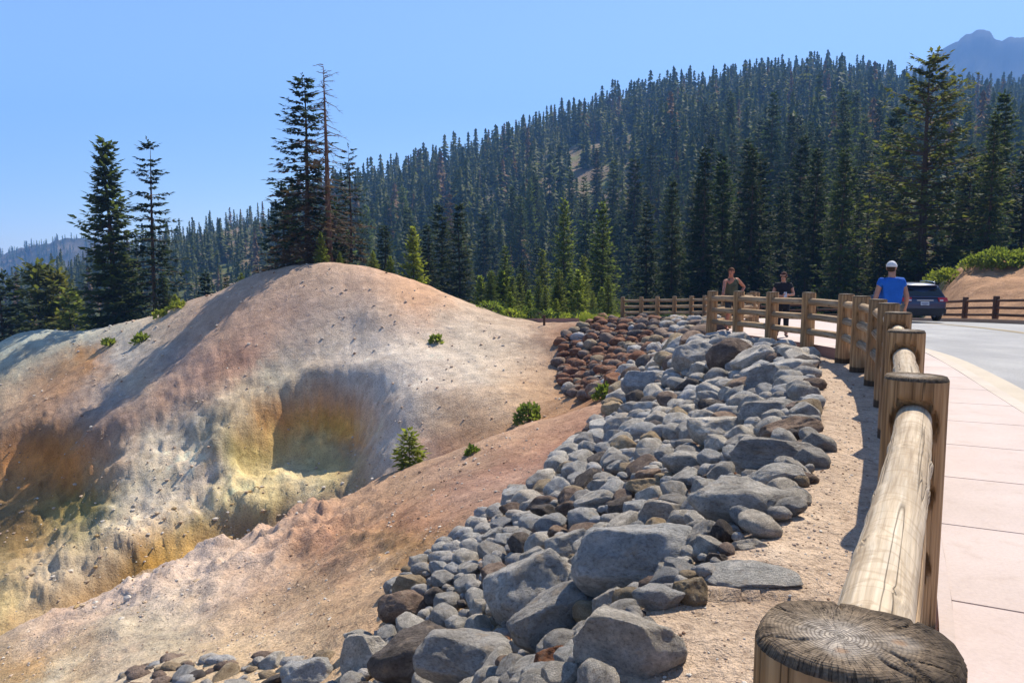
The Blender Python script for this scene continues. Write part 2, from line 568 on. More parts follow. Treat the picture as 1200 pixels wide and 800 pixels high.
for px_ in range(-400, 1000, 100):
    for d_ in (76, 92):
        a_ = math.atan((px_ - 600) / 900)
        x_, y_ = d_ * math.sin(a_), d_ * math.cos(a_)
        zf = float(far_h(np.array([x_]), np.array([y_]))[0])
        k_ = 0.45 if d_ == 76 else 0.75
        GW.append(np.array([x_, y_, zf * k_ + (1 - k_) * (-5 if px_ < 700 else -2.5)]))
GW = np.array(GW)
_c2 = 0.5 ** 2


def _fit(P, vals, c2, lam):
    n = len(P)
    D = np.sqrt(((P[:, None] - P[None]) ** 2).sum(-1) + c2)
    A = np.zeros((n + 3, n + 3))
    A[:n, :n] = D + np.eye(n) * lam
    A[:n, n] = 1; A[:n, n + 1:] = P
    A[n, :n] = 1; A[n + 1:, :n] = P.T
    b = np.zeros((n + 3,) + vals.shape[1:]); b[:n] = vals
    return np.linalg.solve(A, b)


_W = _fit(GW[:, :2], GW[:, 2:], _c2, -0.02)


def rbf(x, y):
    out = np.empty(x.shape)
    n = len(GW)
    for s in range(0, len(x), 20000):
        X, Y = x[s:s + 20000], y[s:s + 20000]
        D = np.sqrt((X[:, None] - GW[None, :, 0]) ** 2 + (Y[:, None] - GW[None, :, 1]) ** 2 + _c2)
        out[s:s + 20000] = D @ _W[:n, 0] + _W[n, 0] + X * _W[n + 1, 0] + Y * _W[n + 2, 0]
    return out


# two scooped hollows in the mound: outline as (px, py, distance), floor height, slope of the floor, wall width
def _ring(pts):
    R = np.array([pix(*p)[:2] for p in pts])
    return np.concatenate([R, R[:1]])


SCOOPS = [(_ring([(252, 512, 35.8), (290, 497, 37.2), (318, 482, 38.3), (340, 460, 39.0), (368, 444, 39.5), (398, 438, 39.1), (428, 452, 37.6), (441, 480, 36.0), (443, 512, 34.8), (430, 542, 33.6), (404, 566, 33.0),
                  (380, 580, 31.6), (345, 594, 31.2), (300, 598, 31.4), (256, 586, 32.4)]), -7.85, .13, 1.9),
          (_ring([(-60, 530, 44), (0, 524, 43), (45, 522, 42), (80, 536, 40.2), (97, 566, 37.6), (120, 604, 34.6), (96, 642, 32.0), (40, 664, 30.6), (-50, 690, 30)]), -10.1, .12, 2.4)]


# rough, broken ground: (px, py, rx, ry, amplitude)
ROUGH = [(270, 615, 130, 45, .30), (150, 655, 110, 45, .28), (200, 520, 130, 70, .17), (360, 500, 100, 55, .26), (300, 570, 70, 25, .16), (60, 570, 90, 80, .28), (120, 740, 160, 60, .10),
         (30, 680, 60, 40, .3), (360, 600, 60, 25, .2), (230, 430, 160, 60, .08), (420, 640, 120, 60, .11), (640, 420, 40, 60, .07)]


def height(x, y, detail=True):
    """Ground height at world x, y."""
    x = np.atleast_1d(np.asarray(x, float)); y = np.atleast_1d(np.asarray(y, float))
    d = np.hypot(x, y)
    h = np.full(x.shape, -3.0)
    near = d < 100
    far = d > 66
    if near.any():
        X, Y = x[near], y[near]
        s = sdist(X, Y, EDGE)
        plat = zs(Y) - .22 + .012 * fbm(X * 3, Y * 3, None, 3) * (d[near] < 30)
        r = sdist(X, Y, ROAD_R)
        rise = np.clip(-r - 1.9, 0, None) * np.where(Y > 10, sstep(1070, 1135, 600 + 900 * X / np.maximum(Y, 1)), 1)
        plat = plat + 5.6 * (1 - np.exp(-rise * .66 / 5.6)) * (1 + .12 * fbm(X * .5, Y * .5, None, 3)) - 1.2 * sstep(7, 30, rise)
        sl = rbf(X, Y)
        sl = np.where(Y < 4, np.minimum(sl, plat), sl)
        if detail:
            qx, qy = proj(X, Y, sl)
            amp = np.full(X.shape, .045)
            for a in ROUGH:
                amp = amp + a[4] * np.exp(-((qx - a[0]) / a[2]) ** 2 - ((qy - a[1]) / a[3]) ** 2)
            for ring, zf_, sl_, wd_ in SCOOPS:
                cx_, cy_ = ring[:-1].mean(0)
                near_ = (np.abs(X - cx_) < 14) & (np.abs(Y - cy_) < 12)
                if not near_.any():
                    continue
                xs_, ys_ = X[near_], Y[near_]
                ds = np.abs(sdist(xs_, ys_, ring)) * np.where(inpoly(xs_, ys_, ring[:-1]), 1, -1)
                ds = ds + .24 * fbm(xs_ * 1.1, ys_ * 1.1, sl[near_] * .6, 4, .6)
                fl = zf_ + sl_ * (ys_ - cy_) + .10 * fbm(xs_ * 1.3, ys_ * 1.3, None, 4, .6)
                kk = sstep(-.05, wd_, ds)
                v_ = sl[near_]
                sl[near_] = v_ + (np.minimum(v_, fl) - v_) * kk
            ridge = lambda k, o: (1 - np.abs(noise3(X * k + o, Y * k, sl * k))) ** 3
            sl = sl + amp * (fbm(X * .55, Y * .55, sl * .5, 4, .5) * .9 + (ridge(.9, 5) - .4) * .50 + (ridge(2.2, 9) - .4) * .18 + (ridge(4.6, 3) - .4) * .13 + noise3(X * 9, Y * 9, sl * 9) * .06)
            al, ac = X * .64 + Y * .77, Y * .64 - X * .77
            stz = np.exp(-((qx - 225) / 110) ** 2 - ((qy - 530) / 75) ** 2)
            sl = sl + stz * (.10 * noise3(al * .45, ac * 2.6, None) + .05 * noise3(al * 1.1, ac * 6, None))
            # runnels down the mound
            q = X * .55 + Y * .25 + .5 * fbm(X * .3, Y * .3, None, 2)
            sl = sl + .030 * noise3(q * 3.2, Y * .25, None) + .014 * noise3(q * 8, Y * .6, None)
        w = sstep(-.7, .5, s)
        h[near] = plat * (1 - w) + sl * w
    if far.any():
        X, Y = x[far], y[far]
        f = far_h(X, Y)
        w = sstep(68, 98, d[far])
        h[far] = np.where(d[far] < 100, h[far] * (1 - w) + f * w, f)
    return h


def hz(x, y):
    return float(height(np.array([x]), np.array([y]))[0])


_dd = np.concatenate([np.arange(2.0, 40, .06), np.arange(40, 110, .25)])


def hit(px, py):
    """First ground point under a pixel of the photograph."""
    P = np.array([pix(px, py, 1.0)]) - [0, 0, CAM_Z]
    X, Y, Z = P[0, 0] * _dd, _dd, CAM_Z + P[0, 2] * _dd
    b = np.nonzero(height(X, Y, False) > Z)[0]
    i = b[0] if len(b) else len(_dd) - 1
    return np.array([X[i], Y[i], Z[i]])


# ------------------------------------------------------------------ ground colours: (px, py, r, g, b) surface colours, some sun and bounce light worked in
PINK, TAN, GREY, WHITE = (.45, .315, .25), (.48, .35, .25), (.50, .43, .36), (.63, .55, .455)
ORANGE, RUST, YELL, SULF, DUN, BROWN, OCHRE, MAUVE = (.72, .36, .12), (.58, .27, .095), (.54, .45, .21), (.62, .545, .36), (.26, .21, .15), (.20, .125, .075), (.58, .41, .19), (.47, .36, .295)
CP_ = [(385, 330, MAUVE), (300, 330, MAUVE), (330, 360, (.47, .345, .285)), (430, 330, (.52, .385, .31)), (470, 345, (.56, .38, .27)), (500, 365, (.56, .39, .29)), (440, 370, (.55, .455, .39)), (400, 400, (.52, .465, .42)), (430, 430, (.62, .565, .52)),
       (530, 370, (.56, .46, .38)), (570, 400, (.55, .48, .41)), (560, 440, (.58, .515, .45)), (610, 400, (.52, .43, .355)), (500, 400, (.60, .53, .47)), (500, 440, (.60, .54, .49)), (470, 400, (.60, .54, .49)), (650, 400, (.33, .22, .16)), (660, 430, (.33, .23, .17)), (620, 450, TAN), (590, 470, (.52, .395, .295)), (540, 470, (.53, .41, .315)),  # pale right flank, part of its sunlit brightness put into the colour
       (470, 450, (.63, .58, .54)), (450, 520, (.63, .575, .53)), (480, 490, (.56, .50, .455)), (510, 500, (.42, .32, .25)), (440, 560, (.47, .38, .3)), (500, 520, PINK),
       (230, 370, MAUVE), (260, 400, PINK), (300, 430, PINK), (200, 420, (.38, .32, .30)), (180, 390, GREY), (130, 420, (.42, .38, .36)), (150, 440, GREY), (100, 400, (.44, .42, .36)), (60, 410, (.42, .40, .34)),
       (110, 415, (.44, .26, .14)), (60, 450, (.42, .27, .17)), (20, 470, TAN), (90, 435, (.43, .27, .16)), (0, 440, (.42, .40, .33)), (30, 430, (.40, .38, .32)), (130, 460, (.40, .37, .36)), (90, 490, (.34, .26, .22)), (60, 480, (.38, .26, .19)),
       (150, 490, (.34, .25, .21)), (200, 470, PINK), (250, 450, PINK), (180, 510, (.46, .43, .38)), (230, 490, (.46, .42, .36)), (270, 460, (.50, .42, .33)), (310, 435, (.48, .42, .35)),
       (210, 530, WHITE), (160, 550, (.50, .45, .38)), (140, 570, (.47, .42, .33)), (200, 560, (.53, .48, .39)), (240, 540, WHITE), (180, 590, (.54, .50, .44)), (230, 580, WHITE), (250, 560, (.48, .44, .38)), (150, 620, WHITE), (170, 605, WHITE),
       (380, 455, (.46, .34, .26)), (410, 470, (.50, .38, .30)), (350, 465, (.52, .37, .25)), (320, 480, (.48, .30, .16)), (360, 487, ORANGE), (395, 487, ORANGE), (335, 500, ORANGE), (380, 492, (.78, .37, .11)), (305, 512, OCHRE), (280, 520, (.30, .25, .13)),  # alcove wall: real orange, raised and warmed to paint in bounce light
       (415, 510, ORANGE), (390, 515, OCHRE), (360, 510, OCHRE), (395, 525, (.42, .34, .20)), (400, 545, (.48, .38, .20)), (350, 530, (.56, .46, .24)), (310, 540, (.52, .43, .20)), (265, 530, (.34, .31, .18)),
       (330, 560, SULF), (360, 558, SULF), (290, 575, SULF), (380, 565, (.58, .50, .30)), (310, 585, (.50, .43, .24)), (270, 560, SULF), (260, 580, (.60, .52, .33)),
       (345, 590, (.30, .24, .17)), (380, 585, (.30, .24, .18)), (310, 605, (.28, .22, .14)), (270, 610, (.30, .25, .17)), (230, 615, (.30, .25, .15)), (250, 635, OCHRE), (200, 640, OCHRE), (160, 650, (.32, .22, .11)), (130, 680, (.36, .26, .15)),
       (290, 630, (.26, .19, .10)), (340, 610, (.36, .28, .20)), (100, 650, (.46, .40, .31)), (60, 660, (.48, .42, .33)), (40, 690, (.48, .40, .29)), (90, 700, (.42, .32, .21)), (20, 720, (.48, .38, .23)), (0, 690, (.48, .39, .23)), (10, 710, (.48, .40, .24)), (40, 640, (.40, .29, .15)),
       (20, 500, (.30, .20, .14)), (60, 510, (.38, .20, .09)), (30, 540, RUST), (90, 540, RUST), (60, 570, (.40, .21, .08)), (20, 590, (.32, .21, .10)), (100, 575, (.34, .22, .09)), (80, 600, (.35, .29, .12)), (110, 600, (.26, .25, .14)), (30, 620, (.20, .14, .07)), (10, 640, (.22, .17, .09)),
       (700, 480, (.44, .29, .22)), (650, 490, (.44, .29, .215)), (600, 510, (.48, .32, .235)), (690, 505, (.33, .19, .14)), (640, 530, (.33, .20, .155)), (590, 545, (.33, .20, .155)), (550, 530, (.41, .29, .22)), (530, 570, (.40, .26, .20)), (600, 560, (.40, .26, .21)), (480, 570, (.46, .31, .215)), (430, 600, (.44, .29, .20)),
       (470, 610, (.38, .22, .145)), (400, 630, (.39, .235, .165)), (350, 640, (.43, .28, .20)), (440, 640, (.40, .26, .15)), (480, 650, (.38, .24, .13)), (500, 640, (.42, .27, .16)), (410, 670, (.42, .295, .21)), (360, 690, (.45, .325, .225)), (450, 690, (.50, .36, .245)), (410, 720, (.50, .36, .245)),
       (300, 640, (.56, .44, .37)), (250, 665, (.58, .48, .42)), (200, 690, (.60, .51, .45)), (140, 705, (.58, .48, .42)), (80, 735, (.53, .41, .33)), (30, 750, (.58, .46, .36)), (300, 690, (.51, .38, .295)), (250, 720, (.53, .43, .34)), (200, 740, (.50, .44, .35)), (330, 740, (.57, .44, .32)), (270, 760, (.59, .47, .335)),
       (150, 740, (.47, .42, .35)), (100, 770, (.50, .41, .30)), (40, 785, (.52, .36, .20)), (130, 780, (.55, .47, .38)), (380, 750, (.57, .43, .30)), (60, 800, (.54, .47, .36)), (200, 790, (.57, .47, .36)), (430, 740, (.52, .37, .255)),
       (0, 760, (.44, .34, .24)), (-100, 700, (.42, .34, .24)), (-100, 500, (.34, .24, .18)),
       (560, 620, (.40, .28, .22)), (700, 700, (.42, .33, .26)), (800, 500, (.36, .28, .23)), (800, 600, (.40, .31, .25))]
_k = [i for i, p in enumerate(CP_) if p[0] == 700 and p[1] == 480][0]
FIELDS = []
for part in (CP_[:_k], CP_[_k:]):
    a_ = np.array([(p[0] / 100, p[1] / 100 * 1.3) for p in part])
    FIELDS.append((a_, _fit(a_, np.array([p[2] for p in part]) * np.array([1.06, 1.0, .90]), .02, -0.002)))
SPUR = np.array([(-300, 16.5), (-120, 17.5), (0, 18.4), (70, 19.2), (140, 20), (190, 20.6), (300, 22), (430, 22.8), (480, 22.7), (590, 21.4), (690, 20.4), (720, 20.3), (760, 24), (900, 24)], float)
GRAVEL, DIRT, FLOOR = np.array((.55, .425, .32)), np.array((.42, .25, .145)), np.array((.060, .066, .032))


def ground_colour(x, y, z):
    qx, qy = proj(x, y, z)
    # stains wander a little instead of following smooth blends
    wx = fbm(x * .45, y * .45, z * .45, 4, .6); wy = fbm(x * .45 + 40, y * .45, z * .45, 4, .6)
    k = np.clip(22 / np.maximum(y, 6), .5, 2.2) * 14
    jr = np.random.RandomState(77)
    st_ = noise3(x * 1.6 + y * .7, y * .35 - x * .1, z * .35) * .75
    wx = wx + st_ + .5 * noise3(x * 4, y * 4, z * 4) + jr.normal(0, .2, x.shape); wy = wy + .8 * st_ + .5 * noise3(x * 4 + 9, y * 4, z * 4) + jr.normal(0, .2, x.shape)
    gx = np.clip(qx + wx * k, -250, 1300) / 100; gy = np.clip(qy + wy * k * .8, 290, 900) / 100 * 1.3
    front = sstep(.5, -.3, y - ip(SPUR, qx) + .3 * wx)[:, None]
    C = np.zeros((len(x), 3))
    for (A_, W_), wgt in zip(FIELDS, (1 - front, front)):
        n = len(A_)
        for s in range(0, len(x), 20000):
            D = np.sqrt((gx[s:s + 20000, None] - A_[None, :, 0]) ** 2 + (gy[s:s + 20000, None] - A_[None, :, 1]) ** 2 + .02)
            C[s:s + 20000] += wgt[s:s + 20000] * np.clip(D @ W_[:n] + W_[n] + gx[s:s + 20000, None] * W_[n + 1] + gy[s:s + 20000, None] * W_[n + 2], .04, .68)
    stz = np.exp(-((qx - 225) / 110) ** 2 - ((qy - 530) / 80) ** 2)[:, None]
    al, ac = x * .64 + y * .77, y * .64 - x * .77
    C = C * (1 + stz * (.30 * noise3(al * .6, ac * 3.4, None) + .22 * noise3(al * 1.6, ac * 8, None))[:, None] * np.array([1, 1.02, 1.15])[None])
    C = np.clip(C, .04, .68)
    m1 = fbm(x * .8, y * .8, z * .8, 4, .6)[:, None]
    C = C * (1 + .16 * m1 + .10 * noise3(x * 3.1, y * 3.1, z * 3.1)[:, None])
    e = sdist(x, y, EDGE)
    w = sstep(.9, -.5, e + .25 * fbm(x, y, None, 2))[:, None]
    G = GRAVEL[None] * (1 + .10 * fbm(x * .7, y * .7, None, 4)[:, None])
    C = C * (1 - w) + G * w
    r = sdist(x, y, ROAD_R)
    w = (sstep(1.2, 2.2, -r) * np.where(y > 10, sstep(1060, 1110, 600 + 900 * x / np.maximum(y, 1)), 1))[:, None]
    D_ = DIRT[None] * (1 + .22 * fbm(x * .6, y * .6, z, 4)[:, None])
    C = C * (1 - w) + D_ * w
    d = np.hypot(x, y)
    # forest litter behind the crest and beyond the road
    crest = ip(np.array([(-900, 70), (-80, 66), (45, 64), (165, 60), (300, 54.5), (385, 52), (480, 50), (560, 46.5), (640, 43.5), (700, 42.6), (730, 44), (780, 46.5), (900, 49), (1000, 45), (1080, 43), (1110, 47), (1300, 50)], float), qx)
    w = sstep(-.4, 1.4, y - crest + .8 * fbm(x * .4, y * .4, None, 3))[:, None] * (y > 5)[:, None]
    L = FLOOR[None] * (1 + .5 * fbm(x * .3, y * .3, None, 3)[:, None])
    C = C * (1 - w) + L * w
    # open hillsides: brush, dry grass, bare soil
    b = fbm(x / 45, y / 45, None, 4)
    gr = sstep(.22, .6, b)[:, None] * sstep(120, 220, d)[:, None]
    C = C * (1 - gr) + np.array((.20, .165, .085))[None] * (1 + .3 * fbm(x / 9, y / 9, None, 2)[:, None]) * gr
    px = 600 + 900 * x / np.maximum(y, 1)
    bare = (np.exp(-((px - 260) / 85) ** 2 - ((d - 480) / 190) ** 2) * 1.4 + 1.3 * np.exp(-((px - 680) / 130) ** 2 - ((d - 440) / 190) ** 2)) * (y > 20)
    bare = np.clip(bare * (1 + .7 * fbm(x / 25, y / 25, None, 3)), 0, 1)[:, None]
    green = sstep(-.1, .4, fbm(x / 18 + 3, y / 18, None, 3))[:, None]
    C = C * (1 - bare) + bare * (np.array((.24, .18, .12))[None] * (1 - green) + np.array((.14, .165, .06))[None] * green)
    return np.clip(C, .02, .7)


def add_colour(me, C):
    a = me.attributes.new('albedo', 'FLOAT_COLOR', 'POINT')
    a.data.foreach_set('color', np.concatenate([C, np.ones((len(C), 1))], 1).astype(np.float32).ravel())


def polar_sheet(name, radii, px_lo, px_hi, step, mat, centre=False):
    fine = np.arctan((np.arange(px_lo, px_hi, step) - 600) / 900)
    coarse = np.radians(np.arange(math.degrees(fine[-1]) + 4, 360 + math.degrees(fine[0]) - 2, 5.0))
    az = np.concatenate([fine, coarse])
    n, m = len(az), len(radii)
    R, A = np.meshgrid(radii, az, indexing='ij')
    x, y = (R * np.sin(A)).ravel(), (R * np.cos(A)).ravel()
    z = height(x, y)
    i = np.arange(m - 1)[:, None] * n + np.arange(n)[None]
    j = np.arange(m - 1)[:, None] * n + (np.arange(n)[None] + 1) % n
    F = np.stack([i, j, j + n, i + n], -1).reshape(-1, 4)
    V = np.stack([x, y, z], 1)
    me = mesh_np(name, V, F[:, ::-1], [mat], smooth=True)
    add_colour(me, ground_colour(x, y, z))
    return obj(name, me)


M_GROUND = ground_material('thermal_soil')
M_FOREST = ground_material('forest_floor', 3.0)
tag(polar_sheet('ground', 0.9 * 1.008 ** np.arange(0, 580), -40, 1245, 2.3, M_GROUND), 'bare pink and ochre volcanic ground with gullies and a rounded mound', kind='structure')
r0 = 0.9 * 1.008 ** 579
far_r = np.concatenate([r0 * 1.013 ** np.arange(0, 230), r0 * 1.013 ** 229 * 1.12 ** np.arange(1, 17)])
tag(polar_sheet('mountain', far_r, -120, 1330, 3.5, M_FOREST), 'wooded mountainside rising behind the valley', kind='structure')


def ridge_mesh(name, top, dist, depth, mat, base, rough, col):
    """A far ridge as a solid hill: crest line at the pixels of the photograph, sloping both ways."""
    top = np.array(top, float)
    px = np.arange(top[0, 0], top[-1, 0], 3.0)
    py = np.interp(px, top[:, 0], top[:, 1])
    crest = np.array([pix(a, b, dist) for a, b in zip(px, py)])
    crest[:, 2] += rough * .13 * (fbm(px / 9, px * 0, None, 3) + .6 * (1 - np.abs(noise3(px / 16, px * 0 + 3))) - .4)
    T = np.linspace(-1, 1, 61)
    V = []
    for t in T:
        k = abs(t)
        z = base + (crest[:, 2] - base) * (1 - k) ** 1.25
        sc = 1 + t * depth / dist
        x, y = crest[:, 0] * sc, crest[:, 1] * sc
        w = np.sin(np.pi * np.clip(k * 1.0, 0, 1)) + .05
        z = z + rough * w * (fbm(x / (depth * .35), y / (depth * .35), None, 6, .6))
        V.append(np.stack([x, y, z], 1))
    V = np.concatenate(V); n = len(px)
    i = np.arange(len(T) - 1)[:, None] * n + np.arange(n - 1)[None]
    F = np.stack([i, i + 1, i + 1 + n, i + n], -1).reshape(-1, 4)
    me = mesh_np(name, V, F, [mat], smooth=True)
    f = fbm(V[:, 0] / (depth * .15), V[:, 1] / (depth * .15), V[:, 2] / (depth * .15), 4)[:, None]
    C = np.array(col[0])[None] * (.5 - .5 * np.clip(f * 2, -1, 1)) + np.array(col[1])[None] * (.5 + .5 * np.clip(f * 2, -1, 1))
    add_colour(me, C)
    return obj(name, me)


M_FAR = ground_material('far_rock', 30.0)
tag(ridge_mesh('distant_peak', [(850, 260), (960, 160), (1000, 124), (1035, 104), (1066, 83), (1085, 74), (1098, 62), (1110, 54), (1122, 47), (1135, 40), (1148, 35), (1158, 36), (1163, 39), (1165, 46), (1170, 49),
                                (1180, 46), (1190, 44), (1200, 46), (1212, 54), (1225, 66), (1260, 84), (1330, 110), (1450, 180), (1600, 260)], 2600, 900, M_FAR, -60, 70, ((.035, .04, .048), (.12, .12, .125))),
    'blue hazy rocky peak beyond the wooded ridge', kind='structure')
tag(ridge_mesh('far_hill', [(-500, 345), (-250, 330), (-100, 318), (-40, 308), (0, 299), (30, 290), (60, 284), (80, 280), (110, 281), (150, 290), (220, 305), (320, 318), (450, 330)], 1500, 560, M_FAR, -70, 32, ((.09, .085, .05), (.24, .20, .15))),
    'low hazy blue ridge on the horizon with a thin line of trees', kind='structure')

# ------------------------------------------------------------------ road, sidewalk, kerbs
def concrete_material(name, c, joint=1.0):
    m = NT(name, 0.85, 0.2)
    v = m.coord()
    n1 = m.noise(v, 1.1, 4, .6); n2 = m.noise(v, 55, 3, .6); n3 = m.noise(v, 6, 4, .6)
    k = m.mix(1.0, m.mix(1.0, c, m.ramp(n1, [(.3, (.90, .89, .87)), (.7, (1.05, 1.05, 1.05))]), 'MULTIPLY'), m.ramp(n2, [(.3, (.93, .93, .93)), (.7, (1.05, 1.05, 1.05))]), 'MULTIPLY')
    k = m.mix(m.ramp(n3, [(.56, 0.0), (.78, .38)]), k, (.34, .26, .21))
    k = m.mix(1.0, k, m.ramp(m.rand(), [(0, (.95, .95, .94)), (1, (1.03, 1.02, 1.02))]), 'MULTIPLY')
    m.color(k)
    m.bump(n2, .35, .004)
    return m.mat


def asphalt_material():
    m = NT('worn_asphalt', .85, .25)
    v = m.coord()
    n1 = m.noise(v, .35, 4, .6); n2 = m.noise(v, 60, 3, .8); n3 = m.noise(m.coord(scale=(.25, .05, 1)), 6, 4, .6)
    st = m.voro(v, 45)
    c = m.ramp(n2, [(.3, (.19, .192, .198)), (.5, (.30, .30, .305)), (.72, (.43, .425, .42))])
    c = m.mix(1.0, c, m.ramp(n1, [(.3, (.84, .84, .86)), (.7, (1.12, 1.11, 1.09))]), 'MULTIPLY')
    c = m.mix(1.0, c, m.ramp(n3, [(.35, (.9, .9, .9)), (.65, (1.07, 1.07, 1.07))]), 'MULTIPLY')
    c = m.mix(m.ramp(st, [(.08, .35), (.2, 0.)]), c, (.42, .41, .39))
    m.color(c)
    m.bump(n2, .6, .01)
    return m.mat


M_ROAD = asphalt_material()
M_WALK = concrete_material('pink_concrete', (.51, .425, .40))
M_WALKB = concrete_material('concrete_bed', (.22, .17, .15))
M_KERB = concrete_material('kerb_concrete', (.49, .43, .375))
M_WALLSHADE = concrete_material('red_shade_concrete', (.36, .20, .15))  # side of the pink edge, its shade put into a darker reddish colour
M_KERBR = concrete_material('brown_kerb', (.30, .20, .14))
M_GUT = concrete_material('sandy_gutter', (.48, .42, .345))
M_LINE = concrete_material('faded_yellow_paint', (.42, .33, .20))


def normals(L):
    T = np.gradient(L, axis=0)
    T /= np.linalg.norm(T, axis=1)[:, None]
    return np.stack([T[:, 1], -T[:, 0]], 1)          # points to the right of travel


def offset(L, k):
    return L + normals(L) * k


def prism(name, A, B, top, bottom, mat, parent=None, side=None):
    """Solid strip between polylines A (left) and B (right); top / bottom are heights over zs."""
    n = len(A)
    za, zb = zs(A[:, 1]), zs(B[:, 1])
    V = np.concatenate([np.c_[A, za + top], np.c_[B, zb + top], np.c_[A, za + bottom], np.c_[B, zb + bottom]])
    i = np.arange(n - 1)
    q = lambda a, b: np.stack([a * n + i, b * n + i, b * n + i + 1, a * n + i + 1], 1)
    F = np.concatenate([q(0, 1), q(1, 3), q(3, 2), q(2, 0)])
    F = np.concatenate([F, [[0, 2 * n, 3 * n, n], [n - 1, 2 * n - 1, 4 * n - 1, 3 * n - 1]]])
    mi = np.r_[np.zeros(n - 1), np.ones(len(F) - n + 1)] if side else None
    return obj(name, mesh_np(name, V, F, [mat, side] if side else [mat], mi), parent)


def resample(L, n):
    s = np.r_[0, np.cumsum(np.linalg.norm(np.diff(L, axis=0), axis=1))]
    t = np.linspace(0, s[-1], n)
    return np.stack([np.interp(t, s, L[:, 0]), np.interp(t, s, L[:, 1])], 1)


# road surface between the kerbs
N = 160
KL = resample(KERB, N); RR = resample(ROAD_R, N)
rows = [KL * (1 - t) + RR * t for t in np.linspace(0, 1, 17)]
V = np.concatenate([np.c_[r, zs(r[:, 1]) - .14 + .05 * math.sin(math.pi * k / 16)] for k, r in enumerate(rows)])
i = np.arange(16)[:, None] * N + np.arange(N - 1)[None]
F = np.stack([i, i + N, i + N + 1, i + 1], -1).reshape(-1, 4)
tag(obj('road', mesh_np('road', V, F, [M_ROAD], smooth=True)), 'pale worn asphalt road curving past the overlook', kind='structure')


def road_z(f):
    return -.14 + .05 * math.sin(math.pi * f)


def road_strip(name, f0, f1, a, b, lift, mat):
    A = (KL * (1 - f0) + RR * f0)[a:b]; B = (KL * (1 - f1) + RR * f1)[a:b]
    V = np.concatenate([np.c_[A, zs(A[:, 1]) + road_z(f0) + lift], np.c_[B, zs(B[:, 1]) + road_z(f1) + lift]])
    n = len(A); i = np.arange(n - 1)
    return obj(name, mesh_np(name, V, np.stack([i, i + n, i + n + 1, i + 1], 1), [mat]))


tag(road_strip('gutter', .004, .055, 0, N, .005, M_GUT), 'sandy gutter along the sidewalk kerb', kind='structure')
for f0, f1 in ((.492, .503), (.513, .524)):
    tag(road_strip('centre_line', f0, f1, 0, N, .008, M_LINE), 'faded yellow centre line', kind='structure')
tag(prism('kerb', offset(KERB, -.16), offset(KERB, .0), .003, -.4, M_KERB), 'tan concrete kerb of the sidewalk', kind='structure')
tag(prism('kerb', offset(ROAD_R, .0), offset(ROAD_R, .18), .02, -.5, M_KERBR), 'low brown kerb across the road', kind='structure')

# sidewalk: bed, outer retaining edge, one slab per joint
WALK = np.array([(-3.9, -8), (-2.0, -4.1)] + FENCE + NOTCH + [(3.5, 42.4), (0, 46)], float)
A0 = offset(polyline(WALK, .25), .145)
tag(prism('retaining_kerb', offset(A0, -.0), offset(A0, .06), .004, -.55, M_WALK, None, M_WALLSHADE), 'low concrete edge of the sidewalk behind the log posts, shade painted reddish on its side', kind='structure')
A1 = offset(A0, .062)
s_ = np.r_[0, np.cumsum(np.linalg.norm(np.diff(A1, axis=0), axis=1))]
nrm = normals(A1)
KI = offset(KERB, -.162)


def walk_point(s, hi):
    """Left end and right end of a cross joint at arc length s."""
    a = np.array([np.interp(s, s_, A1[:, 0]), np.interp(s, s_, A1[:, 1])])
    n = np.array([np.interp(s, s_, nrm[:, 0]), np.interp(s, s_, nrm[:, 1])])
    best = None
    for p, q in zip(KI[:-1], KI[1:]):
        e = q - p
        den = n[0] * e[1] - n[1] * e[0]
        if abs(den) < 1e-6:
            continue
        t = ((p[0] - a[0]) * e[1] - (p[1] - a[1]) * e[0]) / den
        u = ((p[0] - a[0]) * n[1] - (p[1] - a[1]) * n[0]) / den
        if -.001 <= u <= 1.001 and t > .3 and (best is None or t < best):
            best = t
    if best is None or best > 6:
        best = 3.0
    return a, a + n * best


walk = tag(prism('sidewalk', A1, offset(A1, 1.2), -.06, -.3, M_WALKB), 'pale pink concrete sidewalk with cross joints behind the log fence', kind='structure')
cuts = []
s0 = 2.0
prev_r = None
while s0 < s_[-1] - 3:
    a, b = walk_point(s0, 0)
    if prev_r is None or np.linalg.norm(b - prev_r) > .25:
        cuts.append((s0, a, b)); prev_r = b
    s0 += 1.22
for (s1, a1, b1), (s2, a2, b2) in zip(cuts[:-1], cuts[1:]):
    g = .008
    def lerp(p, q, k): return p + (q - p) * k
    la, lb = np.linalg.norm(a2 - a1), np.linalg.norm(b2 - b1)
    n = 3
    ka, kb = min(.4, g / max(la, .05)), min(.4, g / max(lb, .05))
    top, low = [], []
    for t in np.linspace(0, 1, n):
        ss = s1 + (s2 - s1) * (ka + (1 - 2 * ka) * t)
        L = np.array([np.interp(ss, s_, A1[:, 0]), np.interp(ss, s_, A1[:, 1])])
        R = lerp(b1, b2, kb + (1 - 2 * kb) * t)
        # keep the far edge on the kerb line
        j = np.argmin(((KI - R) ** 2).sum(1)); 
        top.append((L, R))
    V, Fc = [], []
    for L, R in top:
        for k in np.linspace(0, 1, 5):
            p = lerp(L, R, k); V.append((p[0], p[1], float(zs(p[1]))))
    m_ = len(V)
    V += [(x, y, z - .14) for x, y, z in V]
    for r in range(n - 1):
        for k in range(4):
            q = r * 5 + k; Fc.append((q, q + 1, q + 6, q + 5))
    for k in range(4):
        Fc.append((k, k + m_, k + 1 + m_, k + 1)); q = (n - 1) * 5 + k; Fc.append((q, q + 1, q + 1 + m_, q + m_))
    obj('slab', mesh_py('slab', V, Fc, [M_WALK]), walk)

